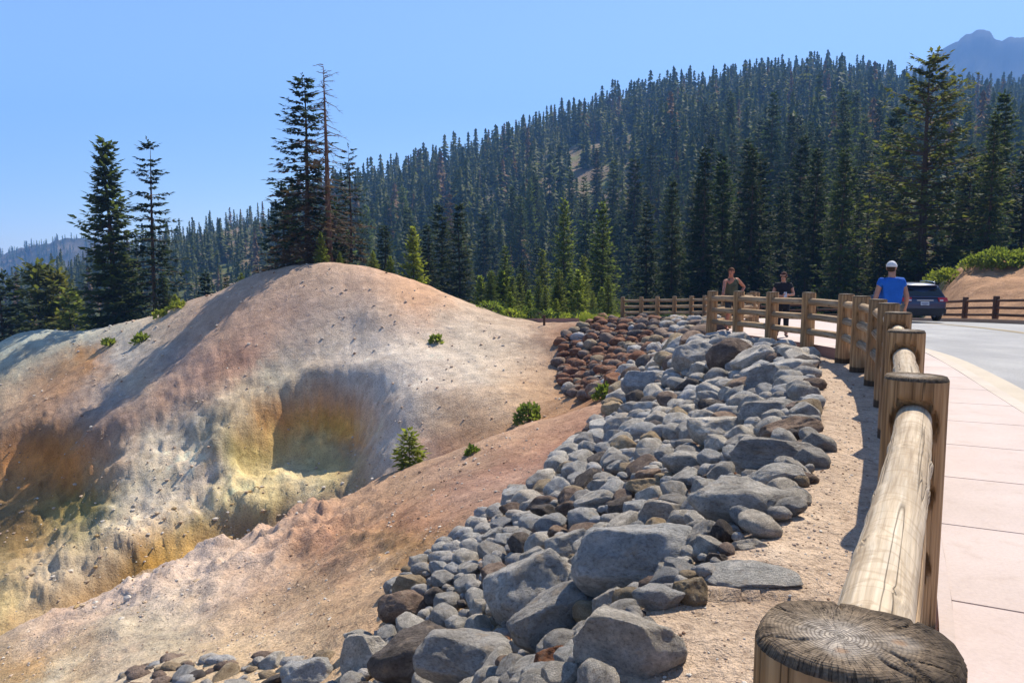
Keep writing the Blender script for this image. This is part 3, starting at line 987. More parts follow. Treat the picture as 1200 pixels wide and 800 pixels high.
# ------------------------------------------------------------------ conifers
M_BARK = wood_material('bark', (.05, .035, .025), (.10, .07, .05), (.16, .115, .085))
M_BARKR = wood_material('dead_bark', (.07, .038, .025), (.15, .082, .055), (.25, .16, .12))
M_FIR = needle_material('fir_needles', (.036, .058, .026), (.088, .118, .040), .4)
M_FIRD = needle_material('dark_fir_needles', (.019, .033, .019), (.052, .072, .030), .33)
M_PINE = needle_material('pine_needles', (.045, .068, .026), (.135, .150, .052), .4)
M_YOUNG = needle_material('young_needles', (.120, .165, .035), (.270, .300, .062), .55)
M_GREEN = needle_material('green_needles', (.085, .120, .036), (.200, .225, .062), .52)
M_RUSTN = needle_material('dying_needles', (.085, .055, .034), (.18, .115, .070), .3)
M_YOLIVE = needle_material('yellow_olive_needles', (.080, .095, .030), (.190, .190, .055), .48)
M_SHRUB = needle_material('shrub_leaves', (.105, .145, .030), (.230, .260, .060), .5)
M_TWIG = flat('dead_twigs', (.13, .09, .065), .9, .1)


def trunk_mesh(name, h, r, mat, seed, n=8, lean=.012):
    mb = MB()
    q = random.Random(seed)
    pts, rad = [], []
    m = 9
    for i in range(m + 1):
        t = i / m
        pts.append((lean * h * math.sin(t * 2.1 + seed) * t, lean * h * math.cos(t * 1.7 + seed) * t - lean * h * math.cos(seed) * 0, -0.6 + (h * .985 + .6) * t))
        rad.append(r * (1 - t) ** .85 + .018 * r + (.45 * r if i == 0 else 0))
    mb.tube(pts, rad, n)
    return mb.mesh(name, [mat], True)


def crown_mesh(name, seed, h, prof, whorls, per, leaf, droop, mats, z0=.03, up=.25, gap=.0, jit=.25, npos=7, dead=0.0, twigs=True, sweep=.5, bare=.12, w=.40):
    """Conifer crown of branches carrying many small needle sprays. prof(t) gives branch length / h at crown height t."""
    q = np.random.RandomState(seed)
    V, F, mi = [], [], []
    tw = MB()

    def spray(p, d, l, wid, m):
        d = d / (np.linalg.norm(d) + 1e-9)
        s = np.cross(d, [0, 0, 1]); s /= (np.linalg.norm(s) + 1e-9)
        roll = q.normal(0, .55)
        up_ = np.cross(s, d)
        s2 = s * math.cos(roll) + up_ * math.sin(roll)
        o = len(V)
        V.extend([p, p + d * l * .45 + s2 * wid * .5, p + d * l + np.array([0, 0, -.12 * l]), p + d * l * .45 - s2 * wid * .5])
        F.append((o, o + 1, o + 2, o + 3)); mi.append(m)

    for k in range(whorls):
        t = (k + q.uniform(-.3, .3)) / whorls
        t = min(max(t, 0), .985)
        nb = max(3, int(per * (1 - .45 * t) + q.uniform(-1, 1)))
        a0 = q.uniform(0, 6.28)
        for b in range(nb):
            if q.uniform() < gap:
                continue
            z = h * (z0 + (1 - z0) * t) + q.uniform(-.5, .5) * h / whorls * .8
            L = prof(t) * h * q.uniform(1 - jit, 1 + jit * .7)
            a = a0 + 6.283 * b / nb + q.uniform(-.3, .3)
            el = up * (t - .35) * 1.6 - droop * (1 - t) + q.normal(0, .10)
            out = np.array([math.cos(a), math.sin(a), 0])
            side = np.array([-math.sin(a), math.cos(a), 0])
            is_dead = q.uniform() < dead * (1 - t) ** 1.5
            m = 1 if (is_dead and len(mats) > 1) else 0
            pts = []
            for j in range(npos + 1):
                u = j / npos
                pts.append(out * L * u * math.cos(el) + np.array([0, 0, z + L * (math.sin(el) * u - droop * .35 * u * u + .16 * u ** 3)]))
            if twigs and L > .035 * h:
                tw.tube([pts[0], pts[npos // 2], pts[-1]], [.012 * L + .02, .009 * L + .01, .004], 3, 0, False)
            for j in range(npos):
                u = j / npos
                if u < bare:
                    continue
                p = pts[j] + (pts[j + 1] - pts[j]) * q.uniform(0, 1)
                tl = leaf * q.uniform(.7, 1.3) * (1.15 - .45 * u) * (.55 + .45 * (1 - t))
                for sgn in (-1, 1, -1, 1):
                    p = p + np.array([q.normal(0, .03), q.normal(0, .03), q.normal(0, .03)]) * L
                    d = out * q.uniform(.5, 1.0) + side * sgn * q.uniform(sweep, sweep + .6) + np.array([0, 0, q.uniform(-.35, .25)])
                    spray(p, d, tl, tl * w, m)
                if q.uniform() < .6:
                    spray(p, out * .8 + np.array([0, 0, q.uniform(.2, .7)]) + side * q.normal(0, .5), tl * .7, tl * w, m)
                if q.uniform() < .45:
                    spray(p, out * .5 + np.array([0, 0, -q.uniform(.5, 1.0)]) + side * q.normal(0, .5), tl * .7, tl * w, m)
            spray(pts[-1], pts[-1] - pts[-2], leaf * .9, leaf * .4, m)
    for k in range(6):
        a = q.uniform(0, 6.28)
        spray(np.array([0, 0, h * (.955 + .007 * k)]), np.array([math.cos(a) * .4, math.sin(a) * .4, .9]), leaf * .6, leaf * .25, 0)
    nv = len(V)
    V = np.array(V); F = np.array(F)
    ml = list(mats)
    if twigs and tw.v:
        # branch wood as thin triangles-quads in the same crown
        tv = np.array(tw.v); tf = np.array(tw.f)
        V = np.concatenate([V, tv]); F = np.concatenate([F, tf + nv]); mi = mi + [len(ml)] * len(tf)
        ml.append(M_TWIG)
    me = mesh_np(name, V, F, ml, mi)
    return me


cone = lambda r, p=.9, base=.08: (lambda t: r * ((1 - t) ** p) * min(1, .55 + t / base * .45) + .008)
column = lambda r: (lambda t: r * (min(1, 1.25 - 1.25 * t) ** .75) * (.75 + .25 * min(1, t * 4)) + .008)

H0 = 16.0
KIND = {
    'dense': [lambda s: crown_mesh('crown', s, H0, lambda t: .112 * (1 - t) ** .52 * (.82 + .18 * math.sin(t * 23 + s)) * (1 - .45 * max(0, t - .72) / .28) + .006, 52, 9, .50, .12, [M_FIR], z0=.0, up=.55, jit=.38, npos=8), .022],
    'open': [lambda s: crown_mesh('crown', s, H0, lambda t: (.150 * (1 - t) ** .80 + .010) * (1.12 if int(t * 19) % 2 else .75), 30, 7, .46, .26, [M_FIRD], z0=.08, up=.2, jit=.3, npos=9, gap=.06), .018],
    'big': [lambda s: crown_mesh('crown', s, H0, lambda t: .165 * (1 - t) ** .70 * (.76 + .24 * abs(math.sin(t * 19))) + .012, 38, 8, .50, .34, [M_FIRD, M_RUSTN], z0=.03, up=.25, jit=.38, npos=9, dead=.75, gap=.03), .022],
    'ragged': [lambda s: crown_mesh('crown', s, H0, lambda t: .150 * (1 - t) ** .68 + .012, 27, 7, .46, .34, [M_FIRD, M_RUSTN], z0=.04, up=.2, jit=.4, npos=9, dead=.8, gap=.08), .018],
    'fir': [lambda s: crown_mesh('crown', s, H0, cone(.170, .82), 42, 8, .52, .22, [M_FIR], z0=.0, jit=.3, npos=7), .020],
    'darkfir': [lambda s: crown_mesh('crown', s, H0, cone(.145, .75), 42, 8, .50, .25, [M_FIRD], z0=.01, jit=.32, npos=7, gap=.03), .020],
    'pine': [lambda s: crown_mesh('crown', s, H0, lambda t: (.27 * (1 - t) ** .62 + .018) * (.70 + .30 * abs(math.sin(t * 13.5 + .6))) * min(1, .6 + 1.5 * t), 40, 8, .46, .06, [M_PINE, M_FIR], z0=.10, up=.5, jit=.42, npos=11, gap=.03, dead=.35, bare=.25, w=.5), .030],
    'green': [lambda s: crown_mesh('crown', s, H0, cone(.175, .8), 40, 8, .56, .16, [M_GREEN], z0=.0, up=.4, jit=.3, npos=7), .020],
    'seedling': [lambda s: crown_mesh('crown', s, H0, cone(.30, .8), 11, 7, 3.2, .02, [M_YOUNG], z0=.0, up=.7, jit=.35, npos=4, w=.30), .022],
    'young': [lambda s: crown_mesh('crown', s, H0, cone(.24, .9), 24, 9, 1.0, .02, [M_YOUNG], z0=.0, up=.6, jit=.3, npos=6), .022],
    'yellow': [lambda s: crown_mesh('crown', s, H0, lambda t: .15 * (1 - t) ** .65 + .015, 42, 8, .58, .12, [M_YOLIVE], z0=.0, up=.7, jit=.4, npos=7), .02],
    'rusty': [lambda s: crown_mesh('crown', s, H0, cone(.12, .75), 30, 7, .46, .3, [M_RUSTN], z0=.06, jit=.4, npos=7, gap=.1), .018],
}
NVAR = {'fir': 3, 'darkfir': 3}
LIB = {}


def tree_parts(kind, v=0):
    v = v % NVAR.get(kind, 1)
    if (kind, v) not in LIB:
        f, r = KIND[kind]
        sd_ = 100 + 13 * v + sum(map(ord, kind))
        LIB[kind, v] = (trunk_mesh('trunk', H0, r * H0 * .55, M_BARK, sd_ % 7), f(sd_))
    return LIB[kind, v]


def tree(kind, x, y, h, label, cat='tree', group=None, name='fir_tree', v=0, wide=1.0, rz=None):
    z = hz(x, y)
    k = h / H0
    t = empty(name, (x, y, z), rnd.uniform(0, 6.28) if rz is None else rz, (k * wide, k * wide, k))
    tag(t, label, cat, group)
    tm, cm = tree_parts(kind, v)
    obj('trunk', tm, t); obj('crown', cm, t)
    return t


def tree_at(px, top, d, kind, label, **kw):
    """Tree standing at ground distance d whose tip shows at pixel (px, top)."""
    p = pix(px, top, d)
    return tree(kind, p[0], d, max(.6, p[2] - hz(p[0], d)), label, **kw)


taken = []
HERO = [
    # px, top, d, kind, wide, variant, name, label
    (122, 162, 64, 'dense', 1.4, 0, 'fir_tree', 'tall dense dark green fir with a bushy full crown, left of the slim tiered fir'),
    (172, 160, 62, 'open', 1.25, 0, 'fir_tree', 'tall slim fir with separate tiers of branches and sky between them, beside the bushy fir'),
    (354, 85, 53.5, 'big', 1.45, 0, 'fir_tree', 'tallest dark fir on top of the mound with brown dead lower boughs'),
    (408, 168, 56, 'ragged', 1.3, 0, 'fir_tree', 'thin ragged fir just right of the dead tree on the mound'),
    (4, 315, 66, 'darkfir', 1.7, 0, 'fir_tree', 'dark fir at the left edge of the view at the end of the slope'),
    (44, 306, 70, 'yellow', 1.35, 0, 'fir_tree', 'yellow-green bushy fir behind the left end of the slope'),
    (66, 316, 71, 'yellow', 1.0, 0, 'fir_tree', 'sparse olive fir with a visible dark trunk, behind the left end of the slope'),
    (84, 338, 67, 'green', 1.4, 1, 'fir_tree', 'small green fir between the yellow-green pair and the tall bushy fir'),
    (150, 300, 65, 'fir', 1.3, 2, 'fir_tree', 'medium fir filling the gap behind the two tall firs on the left'),
    (190, 318, 60, 'fir', 1.5, 1, 'fir_tree', 'small fir at the foot of the slim tiered fir'),
    (330, 215, 72, 'darkfir', 1.2, 1, 'fir_tree', 'dark narrow fir showing behind the tallest fir on the mound'),
    (392, 235, 64, 'darkfir', 1.5, 2, 'fir_tree', 'dark fir behind the dead tree on the mound'),
    (450, 262, 66, 'darkfir', 1.3, 0, 'fir_tree', 'dark fir behind the right shoulder of the mound, next to the ragged fir'),
    (515, 238, 78, 'darkfir', 1.2, 1, 'fir_tree', 'tall dark fir behind the falling right side of the mound'),
    (500, 262, 70, 'darkfir', 1.2, 2, 'fir_tree', 'dark slender fir left of the tall dark one behind the mound'),
    (484, 266, 55, 'young', 1.05, 0, 'sapling', 'bright yellow-green young fir rising behind the right side of the mound'),
    (376, 272, 51.2, 'young', 1.1, 0, 'sapling', 'bright young fir at the foot of the bare dead tree'),
    (437, 294, 50.8, 'young', 1.5, 0, 'sapling', 'small bright sapling on the right rim of the mound top'),
    (398, 296, 51.0, 'young', 1.5, 0, 'sapling', 'small rounded sapling under the ragged fir'),
    (457, 300, 54, 'young', 1.3, 0, 'sapling', 'little green sapling next to the bright young fir behind the mound'),
    (283, 320, 56, 'young', 1.6, 0, 'sapling', 'tiny bright sapling on the left rim of the mound'),
    (205, 345, 57.5, 'young', 1.8, 0, 'sapling', 'low sapling beside the shadow streaks on the left slope'),
    (265, 322, 60, 'fir', 1.5, 0, 'fir_tree', 'small green fir peeping over the left rim of the mound'),
    (240, 318, 66, 'darkfir', 1.3, 2, 'fir_tree', 'small dark fir behind the left rim of the mound'),
    (575, 318, 53, 'green', 1.35, 0, 'fir_tree', 'short broad fir at the left end of the green clump behind the saddle'),
    (592, 288, 58, 'green', 1.15, 1, 'fir_tree', 'medium green fir in the clump behind the saddle'),
    (612, 305, 60, 'darkfir', 1.3, 0, 'fir_tree', 'medium dark fir in the middle of the clump behind the saddle'),
    (636, 292, 66, 'green', 1.2, 2, 'fir_tree', 'grey-green fir in the clump, left of the tallest pair'),
    (662, 233, 72, 'green', .95, 0, 'fir_tree', 'tall narrow fir, left one of the tallest pair behind the saddle'),
    (706, 236, 62, 'green', 1.1, 1, 'fir_tree', 'tall full fir beside the end of the distant log fence'),
    (684, 300, 56, 'green', 1.2, 2, 'fir_tree', 'short fir between the tallest pair behind the saddle'),
    (655, 316, 52, 'green', 1.3, 1, 'fir_tree', 'short bright fir in front of the tall narrow one'),
    (620, 340, 49, 'young', 1.3, 0, 'sapling', 'low green young fir at the saddle behind the brown post'),
    (652, 350, 48, 'young', 1.5, 0, 'sapling', 'low bushy young fir right of the brown post'),
    (598, 342, 48.5, 'young', 1.3, 0, 'sapling', 'young fir at the crest left of the saddle'),
    (765, 305, 88, 'fir', 1.2, 0, 'fir_tree', 'small fir in the shade behind the distant log fence'),
    (745, 322, 80, 'fir', 1.2, 2, 'fir_tree', 'smallest fir left of another behind the distant log fence'),
    (822, 205, 84, 'darkfir', 1.0, 0, 'fir_tree', 'tall dark fir, left of a close pair above the leaning man'),
    (847, 178, 82, 'darkfir', 1.05, 1, 'fir_tree', 'taller dark fir of the close pair above the leaning man'),
    (890, 238, 72, 'darkfir', 1.25, 2, 'fir_tree', 'broad dark fir above the person in black'),
    (915, 222, 90, 'darkfir', 1.1, 0, 'fir_tree', 'dark fir between the broad dark fir and the very tall slim one'),
    (942, 158, 84, 'darkfir', 1.0, 1, 'fir_tree', 'very tall slim dark fir above the bend of the log fence'),
    (963, 205, 80, 'darkfir', 1.1, 2, 'fir_tree', 'dark fir touching the very tall slim fir on its right'),
    (1000, 192, 78, 'darkfir', 1.1, 0, 'fir_tree', 'dark fir left of the one above the man in blue'),
    (1022, 168, 76, 'ragged', 1.1, 0, 'fir_tree', 'tall ragged fir with some brown boughs above the man in blue'),
    (1058, 232, 72, 'darkfir', 1.2, 1, 'fir_tree', 'dark fir in the shade left of the big open pine'),
    (1095, 64, 60, 'pine', 1.25, 0, 'pine_tree', 'huge open pine with long layered boughs behind the car'),
    (1130, 215, 66, 'darkfir', 1.3, 0, 'fir_tree', 'dark fir close under the right side of the huge pine'),
    (1152, 178, 72, 'darkfir', 1.2, 2, 'fir_tree', 'dark fir between the huge pine and the tall fir by the right edge'),
    (1178, 105, 68, 'fir', 1.0, 1, 'fir_tree', 'tall fir with dense tiers near the right edge above the hedge'),
    (1206, 165, 64, 'darkfir', 1.3, 1, 'fir_tree', 'dark fir cut by the right edge of the view'),
    (1075, 262, 64, 'darkfir', 1.4, 2, 'fir_tree', 'small dark fir at the foot of the huge pine'),
]
for px, top, d, kind, wide, v, name, label in HERO:
    t = tree_at(px, top, d, kind, label, wide=wide, v=v, name=name)
    taken.append((t.location.x, t.location.y))

for k in range(18):
    px = 548 + 172 * (k + rnd.uniform(.1, .9)) / 18
    d = rnd.uniform(50, 60) if px < 620 else rnd.uniform(46.5, 58)
    kind = ('green', 'young', 'green')[k % 3]
    t = tree_at(px, rnd.uniform(312, 352), d, kind, 'bright green young conifer in the belt of young trees behind the saddle', group='young conifers behind the saddle', wide=rnd.uniform(1.2, 1.6), name='sapling')
    taken.append((t.location.x, t.location.y))

# the bare dead tree
p = pix(380, 72, 53.0)
zb = hz(p[0], 53.0)
hh = p[2] - zb
dt = tag(empty('dead_tree', (p[0], 53.0, zb)), 'tall bare dead tree with reddish trunk and thin leafless twigs on the mound', 'dead tree')
obj('trunk', trunk_mesh('trunk', hh, .25, M_BARKR, 2, 10, .006), dt)
q = random.Random(4)
for i in range(130):
    t_ = .12 + .86 * i / 130 + q.uniform(-.01, .01)
    L = (2.2 * (1 - t_) ** .5 + .45) * q.uniform(.35, 1.1)
    a = q.uniform(0, 6.28)
    el = q.uniform(-.5, .25) + .5 * max(0, t_ - .8) * 5
    mb = MB()
    pts = [(0, 0, 0)]
    dirv = Vector((math.cos(a), math.sin(a), math.tan(el)))
    for j in range(1, 5):
        u = j / 4
        pts.append(tuple(dirv * L * u + Vector((q.uniform(-.06, .06), q.uniform(-.06, .06), -.25 * L * u * u + .1 * L * u ** 3 + q.uniform(-.04, .04)))))
    mb.tube(pts, [.035, .026, .018, .012, .006], 4)
    for j in (2, 3):
        for s in (-1, 1):
            e = Vector(pts[j]) + Vector((math.cos(a + s * .9), math.sin(a + s * .9), q.uniform(-.3, .2))) * L * q.uniform(.15, .32)
            mb.tube([pts[j], tuple(e)], [.014, .005], 3)
    o = mb.build('branch', [M_TWIG], dt)
    o.location = (.006 * hh * math.sin(t_ * 2.1 + 2) * t_, .006 * hh * math.cos(t_ * 1.7 + 2) * t_, hh * t_)

# ---- mid-distance conifers, one object each, then the far forest as one mass
rs = np.random.RandomState(21)
n_c = 46000
az = np.arctan((rs.uniform(-60, 1270, n_c) - 600) / 900)
dd = np.sqrt(rs.uniform(62 ** 2, 1080 ** 2, n_c))
xs, ys = dd * np.sin(az), dd * np.cos(az)
pxs = 600 + 900 * np.tan(az)
keep = dd < ip(RDIST, pxs) + 25
dens = np.ones(n_c)
bare = np.exp(-((pxs - 262) / 70) ** 2 - ((dd - 500) / 130) ** 2) * 1.0 + .9 * np.exp(-((pxs - 680) / 130) ** 2 - ((dd - 440) / 190) ** 2)
clump = fbm(xs / 55, ys / 55, None, 4)
dens = np.clip((1 - bare) * (.85 + 1.7 * clump), .05, 1)
dens = np.where(dd < 135, np.where(pxs > 770, .95, np.where(pxs > 410, .7, .4)) * np.ones(n_c), dens)
dens = np.where((dd < 75) & (pxs < 780), 0, dens)
keep &= rs.uniform(size=n_c) < dens
xs, ys, dd, pxs = xs[keep], ys[keep], dd[keep], pxs[keep]
# spacing on a coarse grid
cell = {}
sel = []
order = np.argsort(dd)
for i in order:
    g = 2.7 + dd[i] / 360
    cx, cy = int(xs[i] // 6), int(ys[i] // 6)
    ok = all((xs[i] - a) ** 2 + (ys[i] - b) ** 2 > g * g for ix in (-1, 0, 1) for iy in (-1, 0, 1) for a, b in cell.get((cx + ix, cy + iy), ()))
    if ok and dd[i] < 110:
        ok = all((xs[i] - a) ** 2 + (ys[i] - b) ** 2 > 9 for a, b in taken)
    if ok:
        cell.setdefault((cx, cy), []).append((xs[i], ys[i])); sel.append(i)
sel = np.array(sel)
xs, ys, dd, pxs = xs[sel], ys[sel], dd[sel], pxs[sel]
zsurf = height(xs, ys, False)
hts = np.clip(rs.normal(18.5, 7.0, len(xs)), 6, 34) * np.where(dd < 150, .80, 1.0) * np.where(pxs < 340, .62, 1.0) * np.where((pxs > 1050) & (dd < 260), .62, 1.0)
hts = np.where(dd < 100, np.clip(hts, 7, 15), hts)
# shared low bank near the mound must not hide behind it: only trees whose tip shows above the crest stay
tipx, tipy = proj(xs, ys, zsurf + hts)
crest_y = np.interp(pxs, [-100, 0, 85, 165, 230, 300, 340, 385, 430, 480, 530, 600, 640, 720, 760, 1200], [410, 405, 394, 376, 350, 321, 312, 308, 313, 328, 350, 379, 384, 376, 372, 372])
vis = tipy < crest_y - 6
xs, ys, dd, pxs, zsurf, hts = [a[vis] for a in (xs, ys, dd, pxs, zsurf, hts)]
size = hts / dd
idx = np.argsort(-size)
single = idx[:235]
rest = idx[235:]
MIDK = [('darkfir', 0), ('darkfir', 1), ('darkfir', 2), ('fir', 0), ('fir', 1), ('fir', 2), ('ragged', 0), ('rusty', 0), ('open', 0), ('green', 0)]
MIDW = [.14, .14, .14, .13, .13, .11, .05, .02, .06, .08]
for i in single:
    k, v = MIDK[rs.choice(len(MIDK), p=MIDW)]
    if (k == 'rusty' and dd[i] < 150) or (k == 'green' and pxs[i] > 770):
        k, v = 'fir', 0
    t = empty('forest_conifer', (xs[i], ys[i], zsurf[i]), rs.uniform(0, 6.28), (hts[i] / H0 * rs.uniform(.85, 1.15),) * 2 + (hts[i] / H0,))
    part_ = {'rusty': 'rust-brown dying conifer among the dark trees', 'open': 'slim tiered conifer among the dark trees'}.get(
        k, 'dark green conifer in the dense lower forest')
    part_ += ' ' + ('left of the mound' if pxs[i] < 300 else 'behind the mound top' if pxs[i] < 440 else 'behind the right flank of the mound' if pxs[i] < 560 else 'above the saddle' if pxs[i] < 725 else 'above the distant log fence' if pxs[i] < 835 else 'above the two visitors' if pxs[i] < 960 else 'behind the man in blue' if pxs[i] < 1070 else 'around the huge pine')
    tag(t, part_, 'tree', 'conifers of the lower forest')
    tm, cm = tree_parts(k, v)
    obj('trunk', tm, t); obj('crown', cm, t)


def low_tree(seed, layers=14, per=8, r=.115):
    q = np.random.RandomState(seed)
    V, F, mi = [], [], []
    for k in range(layers):
        t = k / layers
        z = .06 + .92 * t
        R = (r * (1 - t) ** .95 + .010) * q.uniform(.7, 1.25)
        for b in range(per if t < .6 else per - 2):
            a = q.uniform(0, 6.28)
            L = R * q.uniform(.6, 1.15); dz = -.035 * q.uniform(.3, 1.6)
            w = .048 * (1 - .45 * t)
            c, s = math.cos(a), math.sin(a)
            o = len(V)
            V += [(0, 0, z + .045), (c * L * .6 - s * w, s * L * .6 + c * w, z + dz * .4), (c * L, s * L, z + dz), (c * L * .6 + s * w, s * L * .6 - c * w, z + dz * .4)]
            F.append((o, o + 1, o + 2, o + 3)); mi.append(0)
    o = len(V)
    V += [(-.010, 0, -.05), (.010, 0, -.05), (.002, 0, .93), (-.002, 0, .93)]
    F.append((o, o + 1, o + 2, o + 3)); mi.append(1)
    o = len(V)
    V += [(0, -.010, -.05), (0, .010, -.05), (0, .002, .93), (0, -.002, .93)]
    F.append((o, o + 1, o + 2, o + 3)); mi.append(1)
    return np.array(V), np.array(F), np.array(mi)


LOW = [low_tree(s, r=w_) for s, w_ in ((1, .19), (2, .24), (3, .17), (4, .28), (5, .21))]


def forest(name, X, Y, Z, Hh, label, mats):
    V, F, M = [], [], []
    o = 0
    kinds = rs.randint(0, len(LOW), len(X))
    tint = rs.choice(3, len(X), p=[.56, .37, .07])
    for kk in range(len(LOW)):
        m = kinds == kk
        n = m.sum()
        if not n:
            continue
        v, f, mi = LOW[kk]
        a = rs.uniform(0, 6.28, n); wd = rs.uniform(.85, 1.35, n)
        ca, sa = np.cos(a), np.sin(a)
        h = Hh[m]
        vx = (v[None, :, 0] * ca[:, None] - v[None, :, 1] * sa[:, None]) * (h * wd)[:, None] + X[m][:, None]
        vy = (v[None, :, 0] * sa[:, None] + v[None, :, 1] * ca[:, None]) * (h * wd)[:, None] + Y[m][:, None]
        vz = v[None, :, 2] * h[:, None] + Z[m][:, None]
        V.append(np.stack([vx, vy, vz], -1).reshape(-1, 3))
        F.append((f[None] + (np.arange(n) * len(v))[:, None, None] + o).reshape(-1, 4))
        M.append(np.where(mi[None] == 1, 3, tint[m][:, None]).ravel())
        o += n * len(v)
    return tag(obj(name, mesh_np(name, np.concatenate(V), np.concatenate(F), mats, np.concatenate(M))), label, kind='stuff')


M_FAR1 = needle_material('far_needles', (.032, .050, .026), (.082, .108, .040), .38)
M_FAR2 = needle_material('far_green_needles', (.055, .075, .028), (.12, .14, .048), .35)
forest('forest', xs[rest], ys[rest], zsurf[rest] - .3, hts[rest], 'dense dark conifer forest covering the mountainside', [M_FAR1, M_FAR2, M_RUSTN, M_BARK])

# thin line of trees on the far blue ridge
fx = rs.uniform(-250, 330, 520)
ht = np.array([(-500, 345), (-250, 330), (-100, 318), (-40, 308), (0, 299), (30, 290), (60, 284), (80, 280), (110, 281), (150, 290), (220, 305), (320, 318), (450, 330)], float)
fd = 1500 - np.abs(rs.normal(0, 120, 520))
fp = np.array([pix(a, b, 1500) for a, b in zip(fx, np.interp(fx, ht[:, 0], ht[:, 1]))])
kx = fd / 1500
kz = np.abs(fd - 1500) / 560
zz = -70 + (fp[:, 2] + 70) * (1 - kz) ** 1.25
forest('far_forest', fp[:, 0] * kx, fd, zz - 3, rs.uniform(12, 24, 520), 'thin line of far trees on the hazy blue ridge', [M_FAR1, M_FAR2, M_RUSTN, M_BARK])


# ------------------------------------------------------------------ shrubs
def leaf_clump(name, seed, rx, ry, rz, n, leaf, mat, stems=True):
    q = np.random.RandomState(seed)
    V, F = [], []
    lob = q.normal(size=(9, 3)); lob /= np.linalg.norm(lob, axis=1)[:, None]
    for i in range(n):
        d = q.normal(size=3); d /= np.linalg.norm(d); d[2] = abs(d[2]) * 1.0 - .12
        b = .72 + .42 * max(0, np.max(lob @ d) - .55) / .45
        r = b * q.uniform(.55, 1.0) ** .5
        p = d * r * np.array([rx, ry, rz])
        u = d * .8 + q.normal(size=3) * .6 + np.array([0, 0, .5]); u /= np.linalg.norm(u)
        s = np.cross(u, q.normal(size=3)); s /= np.linalg.norm(s)
        l = leaf * q.uniform(.6, 1.3)
        o = len(V)
        V += [p, p + u * l * .5 + s * l * .28, p + u * l, p + u * l * .5 - s * l * .28]
        F.append((o, o + 1, o + 2, o + 3))
    return mesh_np(name, np.array(V), np.array(F), [mat])


def shrub(x, y, rx, ry, rz, seed, label, n=700, leaf=.12, mat=None, group=None, name='shrub'):
    t = tag(empty(name, (x, y, hz(x, y) - .03), 0), label, 'shrub', group)
    obj('foliage', leaf_clump('foliage', seed, rx, ry, rz, n, leaf, mat or M_SHRUB), t)
    mb = MB(); q = random.Random(seed)
    for i in range(6):
        a = q.uniform(0, 6.28)
        mb.tube([(0, 0, -.1), (math.cos(a) * rx * .3, math.sin(a) * ry * .3, rz * .45), (math.cos(a) * rx * .6, math.sin(a) * ry * .6, rz * .8)], [.03 * rz + .006, .02 * rz + .004, .003], 4)
    o = mb.build('stem', [M_TWIG], t)
    return t


def sapling_at(px, base, top, label, kind='seedling', wide=1.0):
    p = hit(px, base)
    h = (base - top) / 900 * p[1] * 1.05
    k = h / H0
    t = tag(empty('sapling', tuple(p - [0, 0, .02]), rnd.uniform(0, 6), (k * wide, k * wide, k)), label, 'sapling')
    tm, cm = tree_parts(kind)
    obj('trunk', tm, t); obj('crown', cm, t)


sapling_at(480, 546, 503, 'pointed little bright green fir seedling on the pink spur', wide=1.35)
for px, base, w, h, n, label in ((620, 493, 17, 27, 420, 'round bright green bush on the crest of the pink spur near the rocks'), (511, 403, 6, 8, 120, 'small green tuft alone on the pale right face of the mound'),
                                 (166, 401, 8, 11, 160, 'small green bush between shadow streaks on the upper left slope'), (553, 531, 5, 9, 90, 'tiny yellow-green sprig on the pink spur between two bigger plants'),
                                 (709, 466, 12, 18, 260, 'bright green bush at the foot of the far rubble bank'), (208, 362, 9, 8, 140, 'low scrubby bush on the upper left rim of the slope'),
                                 (128, 405, 6, 6, 90, 'tiny green tuft above the orange patch on the left slope'), (188, 372, 7, 8, 90, 'scraggy green tuft near the rim under the slim fir')):
    p = hit(px, base)
    s = p[1] / 900
    shrub(p[0], p[1], w * s, w * s, h * s, int(px), label, n=n, leaf=.0065 * p[1] + .02)
# hedge of low bushes on top of the road cut and undergrowth behind the road
for k, (px, d, w, h, label) in enumerate(((1150, 45, 1.2, .85, 'green bush at the low end of the hedge above the dirt bank'), (1168, 44.5, 1.3, .95, 'green bush in the middle of the hedge above the dirt bank'), (1186, 44, 1.35, 1.0, 'green bush in the hedge above the dirt bank, beside the last one'),
                                          (1204, 43.5, 1.4, 1.0, 'green bush of the hedge cut by the right edge'), (1070, 53, 1.7, 2.2, 'bright green bush behind the car and the man in blue'), (1052, 55, 1.2, 1.5, 'smaller bright bush behind the cap of the man in blue'), (1112, 47, 1.4, .8, 'low pale bush at the foot of the dirt bank by the car'))):
    x = pix(px, 340, d)[0]
    shrub(x, d, w, w, h, 50 + k, label, n=900, leaf=.22)
for k in range(26):
    px = rs.uniform(770, 1060); d = rs.uniform(52, 66)
    x = pix(px, 340, d)[0]
    shrub(x, d, rs.uniform(.8, 1.6), rs.uniform(.8, 1.6), rs.uniform(.6, 1.3), 80 + k, 'low dark shrub growing under the trees behind the far side of the road', n=350, leaf=.22, group='undergrowth shrubs behind the road', mat=M_SHRUB if k % 3 == 0 else M_FIR)
for k in range(16):
    px = rs.uniform(565, 722); d = rs.uniform(43.4, 47.5) if px > 630 else rs.uniform(46.5, 49)
    x = pix(px, 370, d)[0]
    shrub(x, d, rs.uniform(.5, 1.0), rs.uniform(.5, 1.0), rs.uniform(.5, 1.0), 120 + k, 'leafy green shrub at the foot of the fir clump behind the saddle', n=300, leaf=.16, group='shrubs below the fir clump', mat=M_YOUNG if k % 2 else M_FIR)
